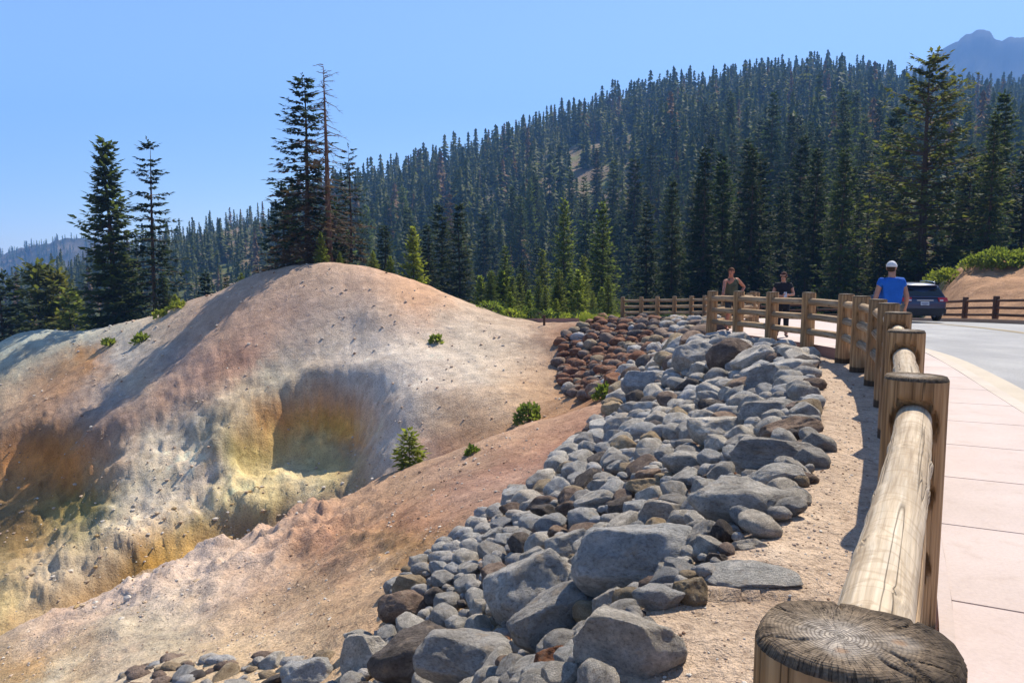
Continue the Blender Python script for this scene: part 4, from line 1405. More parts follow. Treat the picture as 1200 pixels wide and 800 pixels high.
# grass by the end of the distant fence
V, F = [], []
for k in range(2600):
    u = rs.uniform(-1, 1); px = 704 + u * 24
    d = 41.2 + rs.uniform(-1.0, 1.6) * (1 - u * u * .6)
    x = pix(px, 378, d)[0]
    z = float(-1.78 - .06 * (d - 41)) + .02
    a, l = rs.uniform(0, 6.28), rs.uniform(.15, .38)
    o = len(V)
    V += [(x - .02 * math.cos(a), d - .02 * math.sin(a), z - .35), (x + .02 * math.cos(a), d + .02 * math.sin(a), z - .35), (x + rs.uniform(-.12, .12), d + rs.uniform(-.12, .12), z + l)]
    F.append((o, o + 1, o + 2))
V = np.array(V); V[:, 2] += np.repeat(height(V[::3, 0], V[::3, 1]), 3) - (-1.78 - .06 * (np.repeat(V[::3, 1], 3) - 41)) + .1
tag(obj('grass', mesh_np('grass', V, np.array(F), [M_SHRUB])), 'bright green grass beside the end post of the distant fence', kind='stuff')

# ------------------------------------------------------------------ log fences
M_POST = wood_material('post_wood', (.17, .095, .042), (.40, .235, .110), (.55, .36, .185), foot_shade_z=-.12)
M_RAIL = wood_material('rail_wood', (.19, .115, .058), (.40, .275, .16), (.56, .43, .28), .25)
M_RAILW = wood_material('bleached_rail_wood', (.40, .29, .18), (.62, .50, .35), (.74, .64, .49), .45)
M_POSTD = wood_material('dark_fence_wood', (.05, .026, .016), (.115, .060, .036), (.18, .10, .06))


def end_grain():
    m = NT('weathered_end_grain', .9, .1)
    v = m.coord()
    sep = m.new('ShaderNodeSeparateXYZ'); m.link(v, sep.inputs[0])
    n = m.noise(v, 9, 4, .6)
    X = m.math('ADD', m.math('ADD', sep.outputs[0], .022), m.math('MULTIPLY', m.math('SUBTRACT', n, .5), .02))
    Y = m.math('ADD', m.math('ADD', sep.outputs[1], .012), m.math('MULTIPLY', m.math('SUBTRACT', n, .5), .02))
    r = m.math('SQRT', m.math('ADD', m.math('MULTIPLY', X, X), m.math('MULTIPLY', m.math('MULTIPLY', Y, Y), 1.3)))
    ang = m.math('ARCTAN2', Y, X)
    ring = m.math('SINE', m.math('MULTIPLY', r, 1150))
    ring2 = m.noise(m.coord(scale=(1, 1, 1)), 3, 2)
    n2 = m.noise(v, 70, 4, .7)
    n3 = m.noise(v, 22, 4, .7)
    cv = m.new('ShaderNodeCombineXYZ')
    m.link(m.math('MULTIPLY', ang, 5.5), cv.inputs[0]); m.link(m.math('MULTIPLY', r, 6.0), cv.inputs[1])
    rad = m.noise(cv.outputs[0], 1.6, 3, .6)
    cv2 = m.new('ShaderNodeCombineXYZ')
    m.link(m.math('MULTIPLY', ang, 16), cv2.inputs[0]); m.link(m.math('MULTIPLY', r, 14.0), cv2.inputs[1])
    rad2 = m.noise(cv2.outputs[0], 1.4, 3, .6)
    base = m.ramp(m.math('ADD', r, m.math('MULTIPLY', m.math('SUBTRACT', n3, .5), .045)), [(.018, (.34, .30, .26)), (.045, (.28, .24, .20)), (.062, (.22, .175, .13)), (.105, (.15, .112, .078)), (.135, (.055, .042, .031))])
    c = m.mix(1.0, base, m.ramp(n2, [(.3, (.45, .44, .42)), (.5, (1, 1, 1)), (.74, (1.75, 1.7, 1.6))]), 'MULTIPLY')
    c = m.mix(1.0, c, m.ramp(rad2, [(.35, (.75, .73, .72)), (.55, (1.0, 1.0, 1.0)), (.72, (1.18, 1.16, 1.13))]), 'MULTIPLY')
    c = m.mix(m.math('MULTIPLY', m.ramp(ring, [(.0, 0.0), (.8, 1.0)]), m.ramp(r, [(.02, .6), (.085, .45), (.12, .25)])), c, (.07, .052, .040))
    c = m.mix(m.ramp(rad, [(.485, 0.), (.5, .85), (.515, 0.)]), c, (.012, .009, .008))
    # pale worn spots with orange heartwood knots
    for kx, ky, kr in ((.052, .008, .022), (-.012, -.052, .020)):
        dx = m.math('SUBTRACT', sep.outputs[0], kx); dy = m.math('SUBTRACT', sep.outputs[1], ky)
        k = m.math('SQRT', m.math('ADD', m.math('MULTIPLY', dx, dx), m.math('MULTIPLY', dy, dy)))
        k = m.math('ADD', k, m.math('MULTIPLY', m.math('SUBTRACT', n3, .5), .02))
        c = m.mix(m.ramp(k, [(kr * .6, .40), (kr * 1.5, 0.)]), c, (.34, .30, .26))
        c = m.mix(m.ramp(k, [(kr * .25, .6), (kr * .5, 0.)]), c, (.26, .15, .08))
    m.color(c)
    b = m.bump(n2, .6, .003)
    b = m.bump(m.ramp(rad, [(.48, 1.), (.5, 0.), (.52, 1.)]), .6, .004, b)
    m.bump(ring, .25, .0015, b)
    return m.mat


M_END = end_grain()


def post_mesh(name, seed, a=.130, b=.110, top=1.11, bot=-.5, nr=20, nz=6, rings=3, mats=None, hole=None, cracks=0, chamfer=.016):
    """Log post: flattened round section (a across the fence, b along it), chamfered weathered top. hole = (z, radius) carved rail sockets."""
    q = np.random.RandomState(seed)
    th = np.arange(nr) * 2 * np.pi / nr
    ce, se = np.cos(th), np.sin(th)
    ex = 2.5
    rr = (np.abs(ce / a) ** ex + np.abs(se / b) ** ex) ** (-1 / ex)
    rr = rr * (1 + .014 * np.array([noise3(np.array([c * 1.5 + seed]), np.array([s * 1.5]))[0] for c, s in zip(ce, se)]))
    zz = np.linspace(bot, top - chamfer, nz)
    V = []
    for z in zz:
        k = 1 + .03 * (top - z) / 1.6 + .006 * noise3(ce * 1.2 + seed, se * 1.2, z * 3 + 0 * ce)
        x, y = rr * ce * k, rr * se * k
        if nr >= 48:
            g = noise3(th * 9 + seed, z * .9 + 0 * th, None)
            k2 = 1 - .012 * np.clip(.25 - np.abs(g), 0, 1) * 4
            x, y = x * k2, y * k2
        zc = z + 0 * x
        if hole is not None:
            for hz_, hr in hole:
                dd_ = np.hypot(x, zc - hz_)
                y = np.where((dd_ < hr), np.sign(y) * np.minimum(np.abs(y), .045), y)
        V.append(np.stack([x, y, zc], 1))
    ca = q.uniform(0, 6.28, cracks) if cracks else []
    for k in range(rings + 1):
        t = 1 - k / rings
        s = (1 - .018 / .13) * max(t, .02) if k else 1 - chamfer * .55 / .13
        x, y = rr * ce * s, rr * se * s
        r = np.hypot(x, y)
        z = np.full(nr, top - (.002 if k == 0 else 0.0)) + (.0012 * fbm(x * 40 + seed, y * 40, None, 3) if nr >= 48 else 0)
        for i, a0 in enumerate(ca):
            da = (th - a0 + .10 * np.sin(r * 40 + i) + np.pi) % (2 * np.pi) - np.pi
            wdt = .0012 + .0022 * ((i * 53) % 10) / 10
            inner = (.03 + .05 * ((i * 37) % 10) / 10)
            z = z - .007 * np.exp(-(da * np.maximum(r, .02) / wdt) ** 2) * sstep(inner, inner + .03, r)
        V.append(np.stack([x, y, z], 1))
    rows = len(V)
    V = np.concatenate(V + [np.array([[0, 0, top]])])
    i = np.arange(rows - 1)[:, None] * nr + np.arange(nr)[None]
    j = np.arange(rows - 1)[:, None] * nr + (np.arange(nr)[None] + 1) % nr
    F = [tuple(f) for f in np.stack([i, j, j + nr, i + nr], -1).reshape(-1, 4)]
    mi = [0 if k // nr < nz - 1 else 1 for k in range(len(F))]
    c = rows * nr
    o = (rows - 1) * nr
    F += [(o + k, o + (k + 1) % nr, c) for k in range(nr)]; mi += [1] * nr
    me = mesh_py(name, V, F, mats, mi, True)
    return me


def rail_mesh(name, length, r, seed, nr=10, nl=8, mat=None, hi=False):
    th = np.arange(nr) * 2 * np.pi / nr
    V = []
    q = np.random.RandomState(seed)
    knots = [(q.uniform(0, length), q.uniform(0, 6.28), q.uniform(.010, .022)) for _ in range(int(length * 9))] if hi else []
    for z in np.linspace(0, length, nl):
        ce, se = np.cos(th), np.sin(th)
        k = 1 + .05 * noise3(ce * .9 + seed * 3.1, se * .9, z * 1.3 + 0 * ce)
        if hi:
            k = k + .030 * noise3(ce * 1.2 + seed, se * 1.2, z * 7 + 0 * ce) + .010 * fbm(ce * 5, se * 5, z * 9 + 0 * ce, 3)
            for kz, ka, kr in knots:
                da = ((th - ka + np.pi) % (2 * np.pi) - np.pi) * r
                e2 = (da / .035) ** 2 + ((z - kz) / .03) ** 2
                k = k + .085 * np.exp(-e2) - .15 * np.exp(-e2 * 9)
            # long drying checks
            for c0, z0, z1, w in ((-1.75, .3, 1.15, .0045), (-1.95, 1.25, 2.0, .004), (-1.2, .1, .9, .003), (-2.4, .9, 1.8, .003), (-1.5, 1.6, 2.3, .004), (-2.8, .3, 1.1, .003), (-.8, 1.2, 2.1, .003)):
                cen = c0 + .07 * math.sin(z * 5 + c0 * 9) + .02 * math.sin(z * 31)
                da = (th - cen + np.pi) % (2 * np.pi) - np.pi
                amt = float(sstep(z0, z0 + .15, z) * (1 - sstep(z1 - .15, z1, z)))
                k = k - .20 * amt * np.exp(-(da * r / w) ** 2)
        s = np.array([math.sin(z * 2.0 + seed) * .006, math.cos(z * 1.7 + seed) * .006])
        V.append(np.stack([ce * r * k + s[0], se * r * k + s[1], z + 0 * ce], 1))
    V = np.concatenate(V)
    i = np.arange(nl - 1)[:, None] * nr + np.arange(nr)[None]
    j = np.arange(nl - 1)[:, None] * nr + (np.arange(nr)[None] + 1) % nr
    F = [tuple(f) for f in np.stack([i, j, j + nr, i + nr], -1).reshape(-1, 4)]
    F += [tuple(reversed(range(nr))), tuple(range((nl - 1) * nr, nl * nr))]
    return mesh_py(name, V, F, [mat], None, True)


RAILZ = (.915, .60, .285)


def fence(posts, label, ground=None, hi=0, mats=(None, None), scale=1.0, rr=.072, close_rail=None, tops=1.11):
    """posts: (x, y) list; each post and rail is a part."""
    c = posts[0]
    zf = ground or (lambda x, y: float(zs(y)))
    root = tag(empty('log_fence', (c[0], c[1], zf(*c))), label, 'fence')
    P = np.array(posts, float)
    T = np.gradient(P, axis=0)
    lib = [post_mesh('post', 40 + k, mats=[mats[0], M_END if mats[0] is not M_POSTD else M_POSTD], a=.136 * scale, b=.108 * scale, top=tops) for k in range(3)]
    for k, (x, y) in enumerate(posts):
        if k < hi:
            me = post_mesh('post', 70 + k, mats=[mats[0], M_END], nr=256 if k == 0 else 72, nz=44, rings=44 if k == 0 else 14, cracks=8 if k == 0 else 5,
                           hole=[(z, .092) for z in RAILZ] if k else None)
        else:
            me = lib[k % 3]
        o = obj('post', me, root, (x - c[0], y - c[1], zf(x, y) - zf(*c)))
        tw = .012 if k >= hi else .003
        o.rotation_euler = (rnd.uniform(-tw, tw), rnd.uniform(-tw, tw), math.atan2(T[k][1], T[k][0]) - math.pi / 2)
        if k >= hi:
            o.scale = (rnd.uniform(.93, 1.07), rnd.uniform(.93, 1.07), rnd.uniform(.985, 1.015))
    for k in range(len(posts) - 1):
        a, b = P[k], P[k + 1]
        for n, z in enumerate(RAILZ):
            za, zb = zf(*a) + z * tops / 1.11, zf(*b) + z * tops / 1.11
            A, B = Vector((a[0], a[1], za)), Vector((b[0], b[1], zb))
            L = (B - A).length
            h = k < 2 and n == 0 and hi > 0
            me = rail_mesh('rail', L, .071 if h else rr * rnd.uniform(.92, 1.1), k * 3 + n + 1, nr=112 if h else (16 if hi and k < 6 else 8), nl=200 if h else (14 if hi else 5),
                           mat=(M_RAILW if (n == 0 and hi and k < 4) else mats[1]), hi=h)
            o = obj('rail', me, root, tuple(A - Vector((c[0], c[1], zf(*c)))))
            qn = (B - A).to_track_quat('Z', 'Y')
            o.rotation_mode = 'QUATERNION'; o.rotation_quaternion = qn
    return root


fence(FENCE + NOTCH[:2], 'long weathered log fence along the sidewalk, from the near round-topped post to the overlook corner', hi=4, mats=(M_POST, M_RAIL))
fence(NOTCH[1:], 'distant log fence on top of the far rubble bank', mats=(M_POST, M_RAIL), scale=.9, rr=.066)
opp = [pix(px, 360, d)[:2] for px, d in ((1290, 26.0), (1249, 28.5), (1208, 31), (1167, 33.5), (1131, 36), (1098, 38.3), (1066, 40.3), (1030, 42), (994, 43.3), (955, 44.6), (922, 46.2), (890, 48))]
fence([tuple(p) for p in opp], 'dark brown log fence across the road below the dirt bank', mats=(M_POSTD, M_POSTD), scale=.95, rr=.06,
      ground=lambda x, y: float(zs(y)) - .10)
# lone brown post on the saddle
p = hit(638, 383)
sp = tag(obj('marker_post', post_mesh('marker_post', 5, a=.07, b=.07, top=.62, bot=-.4, mats=[M_POSTD, M_POSTD], nr=10), None, tuple(p + np.array([0, .3, 0]))), 'small lone brown post standing on the saddle right of the mound', 'post')

# ------------------------------------------------------------------ boulders and rubble
M_RGREY = rock_material('grey_lava', (.31, .285, .255), (.485, .45, .405), (.65, .605, .545))
M_RPALE = rock_material('pale_lava', (.30, .295, .29), (.46, .45, .435), (.60, .57, .54))
M_RBRN = rock_material('brown_rock', (.14, .10, .08), (.25, .18, .14), (.34, .26, .21))
M_RRUST = rock_material('rust_rock', (.15, .065, .04), (.27, .125, .07), (.36, .22, .15))
M_RTAN = rock_material('tan_rock', (.26, .19, .12), (.38, .29, .19), (.46, .38, .28))
M_RDARK = rock_material('dark_rock', (.07, .06, .055), (.13, .11, .10), (.19, .165, .15))


def rock_arrays(seed, sub, cuts=9, rough=.10, fine=.035, cut_lo=.62):
    q = np.random.RandomState(seed)
    bm = bmesh.new()
    bmesh.ops.create_icosphere(bm, subdivisions=sub, radius=1)
    V = np.array([v.co[:] for v in bm.verts]); F = np.array([[v.index for v in f.verts] for f in bm.faces])
    bm.free()
    for _ in range(cuts):
        n = q.normal(size=3); n /= np.linalg.norm(n)
        c = q.uniform(cut_lo, .92)
        d = V @ n
        V = V - np.clip(d - c, 0, None)[:, None] * n[None] * .88
    o = seed * 3.7
    N = V / np.linalg.norm(V, axis=1)[:, None]
    V = V + N * (rough * fbm(V[:, 0] * 1.3 + o, V[:, 1] * 1.3, V[:, 2] * 1.3, 3) + fine * fbm(V[:, 0] * 5 + o, V[:, 1] * 5, V[:, 2] * 5, 3))[:, None]
    return V, F


BIG = [mesh_np('boulder', *rock_arrays(300 + s, 5, 13, .08, .028, .60), smooth=True) for s in range(7)]
MED = [mesh_np('rock', *rock_arrays(500 + s, 4, 13, .07, .024, .56), smooth=True) for s in range(14)]
for me in BIG + MED:
    me.materials.append(M_RGREY)


def rock(name, me, loc, sc, rot, mat, label, cat, group=None):
    o = obj(name, me, None, tuple(loc))
    o.scale = sc
    o.rotation_euler = rot
    if mat is not M_RGREY:
        o.material_slots[0].link = 'OBJECT'
        o.material_slots[0].material = mat
    tag(o, label, cat, group)
    return o


placed = []          # x, y, radius
HAND = [
    # px, py, w, h, material, variant, yaw, label
    (870, 592, 122, 70, M_RGREY, 0, .3, 'large smooth grey boulder half sunk at the gravel edge, below the long low one'),
    (912, 535, 108, 42, M_RGREY, 1, .1, 'long low grey boulder lying on the gravel edge above the large smooth one'),
    (928, 504, 66, 32, M_RBRN, 2, 1.0, 'grey and rust-brown boulder at the gravel edge'),
    (912, 566, 62, 34, M_RPALE, 3, .5, 'grey boulder tucked behind the large smooth one at the gravel edge'),
    (760, 660, 156, 92, M_RPALE, 4, .2, 'broad pale boulder with a rough pitted flat top in the middle of the bank'),
    (628, 686, 112, 96, M_RGREY, 5, .8, 'rounded dark grey boulder left of the broad pitted one'),
    (656, 726, 112, 88, M_RGREY, 6, 1.9, 'grey egg-shaped boulder leaning on the gravel side below the rounded dark one'),
    (738, 760, 132, 84, M_RGREY, 1, 2.4, 'sloping grey slab boulder at the bottom beside the gravel'),
    (882, 668, 112, 52, M_RPALE, 3, .35, 'flat pale slab sunk into the gravel'),
    (719, 709, 46, 46, M_RGREY, 2, .6, 'small rounded grey boulder under the broad pitted one'),
    (772, 704, 62, 36, M_RPALE, 0, 1.2, 'blocky pale grey rock under the broad pitted boulder'),
    (812, 694, 40, 38, M_RTAN, 5, .4, 'tan blocky rock next to the flat pale slab'),
    (651, 775, 48, 48, M_RRUST, 2, .9, 'rust-red angular rock between grey boulders at the bottom edge'),
    (624, 788, 54, 40, M_RGREY, 6, .3, 'grey boulder at the bottom edge left of the rust-red rock'),
    (492, 772, 118, 74, M_RDARK, 0, 2.1, 'large dark brownish boulder at the bottom of the bank'),
    (556, 776, 128, 64, M_RGREY, 4, 1.4, 'large grey boulder at the bottom edge right of the dark brownish one'),
    (428, 770, 58, 58, M_RGREY, 1, .7, 'square grey boulder at the bottom left end of the bank'),
    (362, 787, 64, 44, M_RPALE, 5, .2, 'pale boulder at the bottom edge left of the square grey one'),
    (848, 630, 24, 36, M_RDARK, 3, .2, 'small dark upright rock under the large smooth boulder'),
    (828, 634, 44, 44, M_RGREY, 6, 1.3, 'grey rock wedged behind the broad pitted boulder'),
    (880, 636, 40, 24, M_RGREY, 2, .4, 'small grey rock in the gravel under the large smooth boulder'),
    (840, 655, 28, 26, M_RDARK, 1, .5, 'small black-brown rock between the broad pitted boulder and the flat slab'),
    (482, 688, 40, 32, M_RTAN, 4, .6, 'tan rock on the left edge of the bank above the dirt'),
    (474, 714, 60, 42, M_RBRN, 3, 2.0, 'brownish grey rock on the left edge of the bank below the tan one'),
    (672, 640, 60, 46, M_RGREY, 5, 1.1, 'grey boulder behind the broad pitted and the rounded dark boulders'),
    (700, 590, 50, 36, M_RGREY, 6, .1, 'wedge-shaped grey rock mid bank among smaller stones'),
    (760, 572, 48, 30, M_RTAN, 2, .9, 'yellowish tan rock mid bank left of the large smooth boulder'),
    (806, 545, 60, 36, M_RGREY, 0, .3, 'grey boulder up the bank from the large smooth one'),
    (780, 600, 62, 40, M_RGREY, 1, 1.8, 'grey rounded boulder just left of the large smooth one'),
    (905, 482, 66, 34, M_RGREY, 4, .7, 'low grey boulder at the gravel edge near the top of the bank'),
    (846, 505, 70, 40, M_RGREY, 5, 1.5, 'grey boulder in the upper bank left of the gravel edge'),
    (820, 418, 56, 42, M_RGREY, 2, .2, 'big grey boulder at the top of the bank below the corner post'),
    (858, 420, 50, 40, M_RBRN, 3, .2, 'brownish boulder at the top of the bank next to the big grey one'),
    (886, 424, 52, 34, M_RGREY, 6, .9, 'grey boulder below the third post from the overlook corner'),
    (932, 432, 56, 28, M_RPALE, 0, .5, 'pale flat boulder at the top of the gravel below the fence bend'),
    (905, 445, 60, 36, M_RGREY, 1, .8, 'grey boulder left of the pale flat one at the fence bend'),
    (760, 450, 54, 32, M_RPALE, 4, .2, 'pale grey boulder high in the bank near the rusty rubble'),
]
for px, py, w, h, mat, v, yaw, label in HAND:
    g = hit(px, min(py + h * .28, 830))
    d = g[1]
    sx = w / 900 * d * .57
    sz = h / 900 * d * .64
    sy = max(sx * .72, sz * .9)
    if 'flat' in label.split() and 'slab' in label.split() and 'pale' in label.split()[:2]:
        sz *= .45
    low = sz * .34 if sz > .1 else -sz * .15
    z = hz(g[0], g[1]) + low
    o = rock('boulder', BIG[v], (g[0], d + sy * .25, z), (sx, sy, sz), (rnd.uniform(-.2, .2), rnd.uniform(-.2, .2), 0) if sz > .1 else (.03, .05, 0), mat, label, 'boulder')
    placed.append((g[0], d + sy * .25, (sx + sy) * .46))

AREA_A = [(398, 830), (425, 752), (455, 738), (462, 690), (500, 655), (560, 612), (640, 562), (680, 520), (712, 490), (722, 466), (745, 430), (790, 400), (838, 398), (895, 408), (950, 422), (955, 470), (958, 530), (930, 600), (850, 655), (830, 690), (700, 815)]
AREA_L = [(150, 830), (150, 788), (190, 772), (300, 768), (395, 772), (398, 830)]
AREA_B = [(655, 398), (690, 379), (727, 375), (838, 377), (838, 399), (790, 402), (745, 432), (722, 464), (692, 467), (664, 463), (655, 430)]
q = np.random.RandomState(9)
NC = 60000
cx, cy = q.uniform(-7, 11, NC), q.uniform(3.0, 41, NC)
cz = height(cx, cy, False)
qx, qy = proj(cx, cy, cz)
inA, inL, inB = inpoly(qx, qy, AREA_A), inpoly(qx, qy, AREA_L), inpoly(qx, qy, AREA_B)
inA &= (cy < 24); inL &= (cy < 12); inB &= (cy > 22)
fence_d = np.min([np.hypot(cx - a, cy - b) for a, b in polyline(FENCE + NOTCH, .4)], axis=0)
off = sdist(cx, cy, polyline(WALK, .4)) < .25
zone = np.where(inA, 1, np.where(inL, 2, np.where(inB, 3, 0)))
ok = (zone > 0) & ~off
cx, cy, cz, qx, qy, zone = [a[ok] for a in (cx, cy, cz, qx, qy, zone)]
grid = {}


def near_ok(x, y, r, tight):
    for ix in range(int((x - 1.2) // 1), int((x + 1.2) // 1) + 1):
        for iy in range(int((y - 1.2) // 1), int((y + 1.2) // 1) + 1):
            for a, b, s in grid.get((ix, iy), ()):
                if (a - x) ** 2 + (b - y) ** 2 < ((r + s) * tight) ** 2:
                    return False
    return True


def reg(x, y, r):
    grid.setdefault((int(x // 1), int(y // 1)), []).append((x, y, r))


for p in placed:
    reg(*p)
rocks = []
for lo, hi_, tight, lift in ((1.4, 1.75, 1.05, .3), (1.2, 1.5, .84, .3), (.85, 1.2, .80, .35), (.55, .85, .76, .4), (.38, .55, .74, .5)):
    for i in range(len(cx)):
        z_ = zone[i]
        base = (.112 + .0098 * (cy[i] - 8)) if z_ == 1 else (.105 if z_ == 2 else .24)
        if z_ == 1 and qx[i] < 600 and qy[i] > 560:
            base = .105
        if z_ == 2 and q.uniform() < .93:
            continue
        r = base * q.uniform(lo, hi_)
        if near_ok(cx[i], cy[i], r, tight):
            reg(cx[i], cy[i], r)
            rocks.append((cx[i], cy[i], cz[i], r, z_, qx[i], qy[i], lift))
vis_size = [r[3] / r[1] for r in rocks]
order = np.argsort(-np.array(vis_size))
LAB = {
    1: {'g': 'grey rock packed among others in the long boulder bank below the gravel', 'p': 'pale grey rock in the long boulder bank below the gravel', 't': 'tan rock among the grey ones of the long boulder bank', 'b': 'brownish rock among the grey ones of the long boulder bank', 'd': 'dark rock among the grey ones of the long boulder bank'},
    2: {'g': 'grey rock half buried in the dirt at the bottom left', 'p': 'pale rock half buried in the dirt at the bottom left', 't': 'tan rock half buried in the dirt at the bottom left', 'b': 'brownish rock half buried in the dirt at the bottom left', 'd': 'dark rock half buried in the dirt at the bottom left'},
    3: {'g': 'grey rock in the far rubble bank under the distant log fence', 'p': 'pale rock in the far rubble bank under the distant log fence', 't': 'tan rock in the far rubble bank under the distant log fence', 'b': 'brown rock in the far rubble bank under the distant log fence', 'r': 'rust-red rock in the far rubble bank under the distant log fence', 'd': 'dark rock in the far rubble bank under the distant log fence'},
}
GRP = {1: 'rocks of the long boulder bank', 2: 'rocks half buried at the bottom left', 3: 'rocks of the far rubble bank'}
MATS = {'g': M_RGREY, 'p': M_RPALE, 't': M_RTAN, 'b': M_RBRN, 'r': M_RRUST, 'd': M_RDARK}
extraV, extraF, extraM = [], [], []
eo = 0
EM = [M_RGREY, M_RPALE, M_RTAN, M_RBRN, M_RRUST, M_RDARK]
SMALL = [rock_arrays(800 + s, 2, 10, .10, .03, .55) for s in range(6)]


def add_small(lst, x, y, z, sc, m, v):
    Vv, Ff = SMALL[v]
    R = np.array(Matrix.Rotation(q.uniform(0, 6.28), 3, 'Z') @ Matrix.Rotation(q.uniform(0, 6.28), 3, 'X'))
    P = (Vv @ R.T) * np.array(sc) + np.array([x, y, z])
    n = sum(len(a) for a in lst[0])
    lst[0].append(P); lst[1].append(Ff + n); lst[2].append(np.full(len(Ff), m))


rub = ([], [], [])


def where(base, x, y, r, z_, u):
    if z_ == 2:
        return base
    size = 'small ' if r < .14 else 'large ' if r > .27 else 'medium '
    w = base.split(' in ')[0].split(' among ')[0].replace(' packed', '')
    if z_ == 3:
        return size + w + (' at the left end of the far rubble bank' if u < 700 else ' in the middle of the far rubble bank' if u < 770 else ' at the right end of the far rubble bank')
    s = float(sdist(np.array([x]), np.array([y]), EDGE)[0])
    along = 'near end' if y < 7.5 else 'lower half' if y < 10.5 else 'upper half' if y < 15 else 'fence-bend end'
    across = 'by the gravel path' if s < 1.2 else 'along the dirt edge' if s > 3.6 else 'mid slope'
    return f'{size}{w} {across} at the {along} of the boulder bank'


for rank, i in enumerate(order):
    x, y, z, r, z_, u, v, lift = rocks[i]
    if z_ == 3:
        red = .5 - (u - 700) / 260
        red = red + (.35 if u < 765 else 0)
        k = q.choice(list('rbgtdp'), p=np.array([max(.05, red * 1.0), .40, max(.05, .42 - red * .5), .12, .10, max(.02, .22 - red * .2)]) / sum([max(.05, red * 1.0), .40, max(.05, .42 - red * .5), .12, .10, max(.02, .22 - red * .2)]))
    elif z_ == 2:
        k = q.choice(list('gptbd'), p=[.22, .12, .22, .32, .12])
    else:
        k = q.choice(list('gptbd'), p=[.66, .17, .06, .07, .04])
    sc = (r * q.uniform(.95, 1.3), r * q.uniform(.9, 1.15), r * q.uniform(.62, .95))
    zz_ = z + r * lift + .02
    if z_ == 2:
        sc = (sc[0] * 1.2, sc[1] * 1.0, sc[2] * .75); zz_ = z
    if rank < 285:
        rock('rock', MED[q.randint(len(MED))], (x, y, zz_), sc, (q.uniform(-.5, .5), q.uniform(-.5, .5), q.uniform(0, 6.28)), MATS[k], where(LAB[z_][k], x, y, r, z_, u), 'rock', GRP[z_])
    else:
        add_small(rub, x, y, zz_, sc, 'gptbrd'.index(k), q.randint(6))
# small infill stones between the big ones, kept out of the gravel path
for i in range(0, len(cx), 3):
    if zone[i] == 2 and q.uniform() < .9:
        continue
    if cy[i] > 20 and q.uniform() < .6:
        continue
    r = q.uniform(.05, .12) * (1 if zone[i] < 3 else 1.5)
    add_small(rub, cx[i], cy[i], cz[i] + .01, (r * 1.2, r, r * .8), q.choice(6, p=[.40, .17, .2, .15, .03, .05] if zone[i] < 3 else [.2, .1, .15, .25, .2, .1]), q.randint(6))
    if len(rub[0]) > 2600:
        break
print('rocks', len(rocks), 'rubble', len(rub[0]), [sum(1 for r in rocks if r[4] == k) for k in (1, 2, 3)])
tag(obj('rubble', mesh_np('rubble', np.concatenate(rub[0]), np.concatenate(rub[1]), EM, np.concatenate(rub[2]), smooth=True)), 'smaller stones filling the gaps of the boulder banks', kind='stuff')

# pebbles on the gravel shoulder and clods on the slopes
def pebbles(name, X, Y, R, mats, weights, label, lift=.2):
    Z = height(X, Y)
    Vb, Fb = rock_arrays(900, 1, 5, .12, .02, .5)
    n = len(X)
    a = q.uniform(0, 6.28, n); ca, sa = np.cos(a), np.sin(a)
    s1, s2 = q.uniform(.8, 1.4, n), q.uniform(.55, .95, n)
    vx = (Vb[None, :, 0] * ca[:, None] * s1[:, None] - Vb[None, :, 1] * sa[:, None]) * R[:, None] + X[:, None]
    vy = (Vb[None, :, 0] * sa[:, None] * s1[:, None] + Vb[None, :, 1] * ca[:, None]) * R[:, None] + Y[:, None]
    vz = Vb[None, :, 2] * (R * s2)[:, None] + (Z + R * lift)[:, None]
    V = np.stack([vx, vy, vz], -1).reshape(-1, 3)
    F = (Fb[None] + (np.arange(n) * len(Vb))[:, None, None]).reshape(-1, 3)
    tag(obj(name, mesh_np(name, V, F, mats, np.repeat(q.choice(len(mats), n, p=weights), len(Fb)), smooth=False)), label, kind='stuff')


M_PEB = flat('pebble_pink', (.50, .38, .29), .95, .1)
M_PEB2 = flat('pebble_grey', (.50, .44, .38), .95, .1)
M_PEB3 = flat('pebble_brown', (.24, .15, .10), .95, .1)
M_PEB4 = flat('pebble_white', (.60, .55, .48), .95, .1)
X, Y = q.uniform(-.5, 6.5, 60000), 2.2 + 14 * q.uniform(size=60000) ** 1.7
s = sdist(X, Y, EDGE); f = sdist(X, Y, polyline(WALK, .4))
m = (s < .25) & (f > .05) & (q.uniform(size=60000) < np.clip(5 / Y, .1, 1))
X, Y = X[m][:6500], Y[m][:6500]
pebbles('gravel', X, Y, np.minimum(.0022 + .0048 * q.uniform(size=len(X)) ** 4 * 2.2, .02) * (.8 + .05 * Y), [M_PEB, M_PEB2, M_PEB3, M_PEB4], [.55, .1, .15, .2], 'loose pinkish gravel along the foot of the log fence')
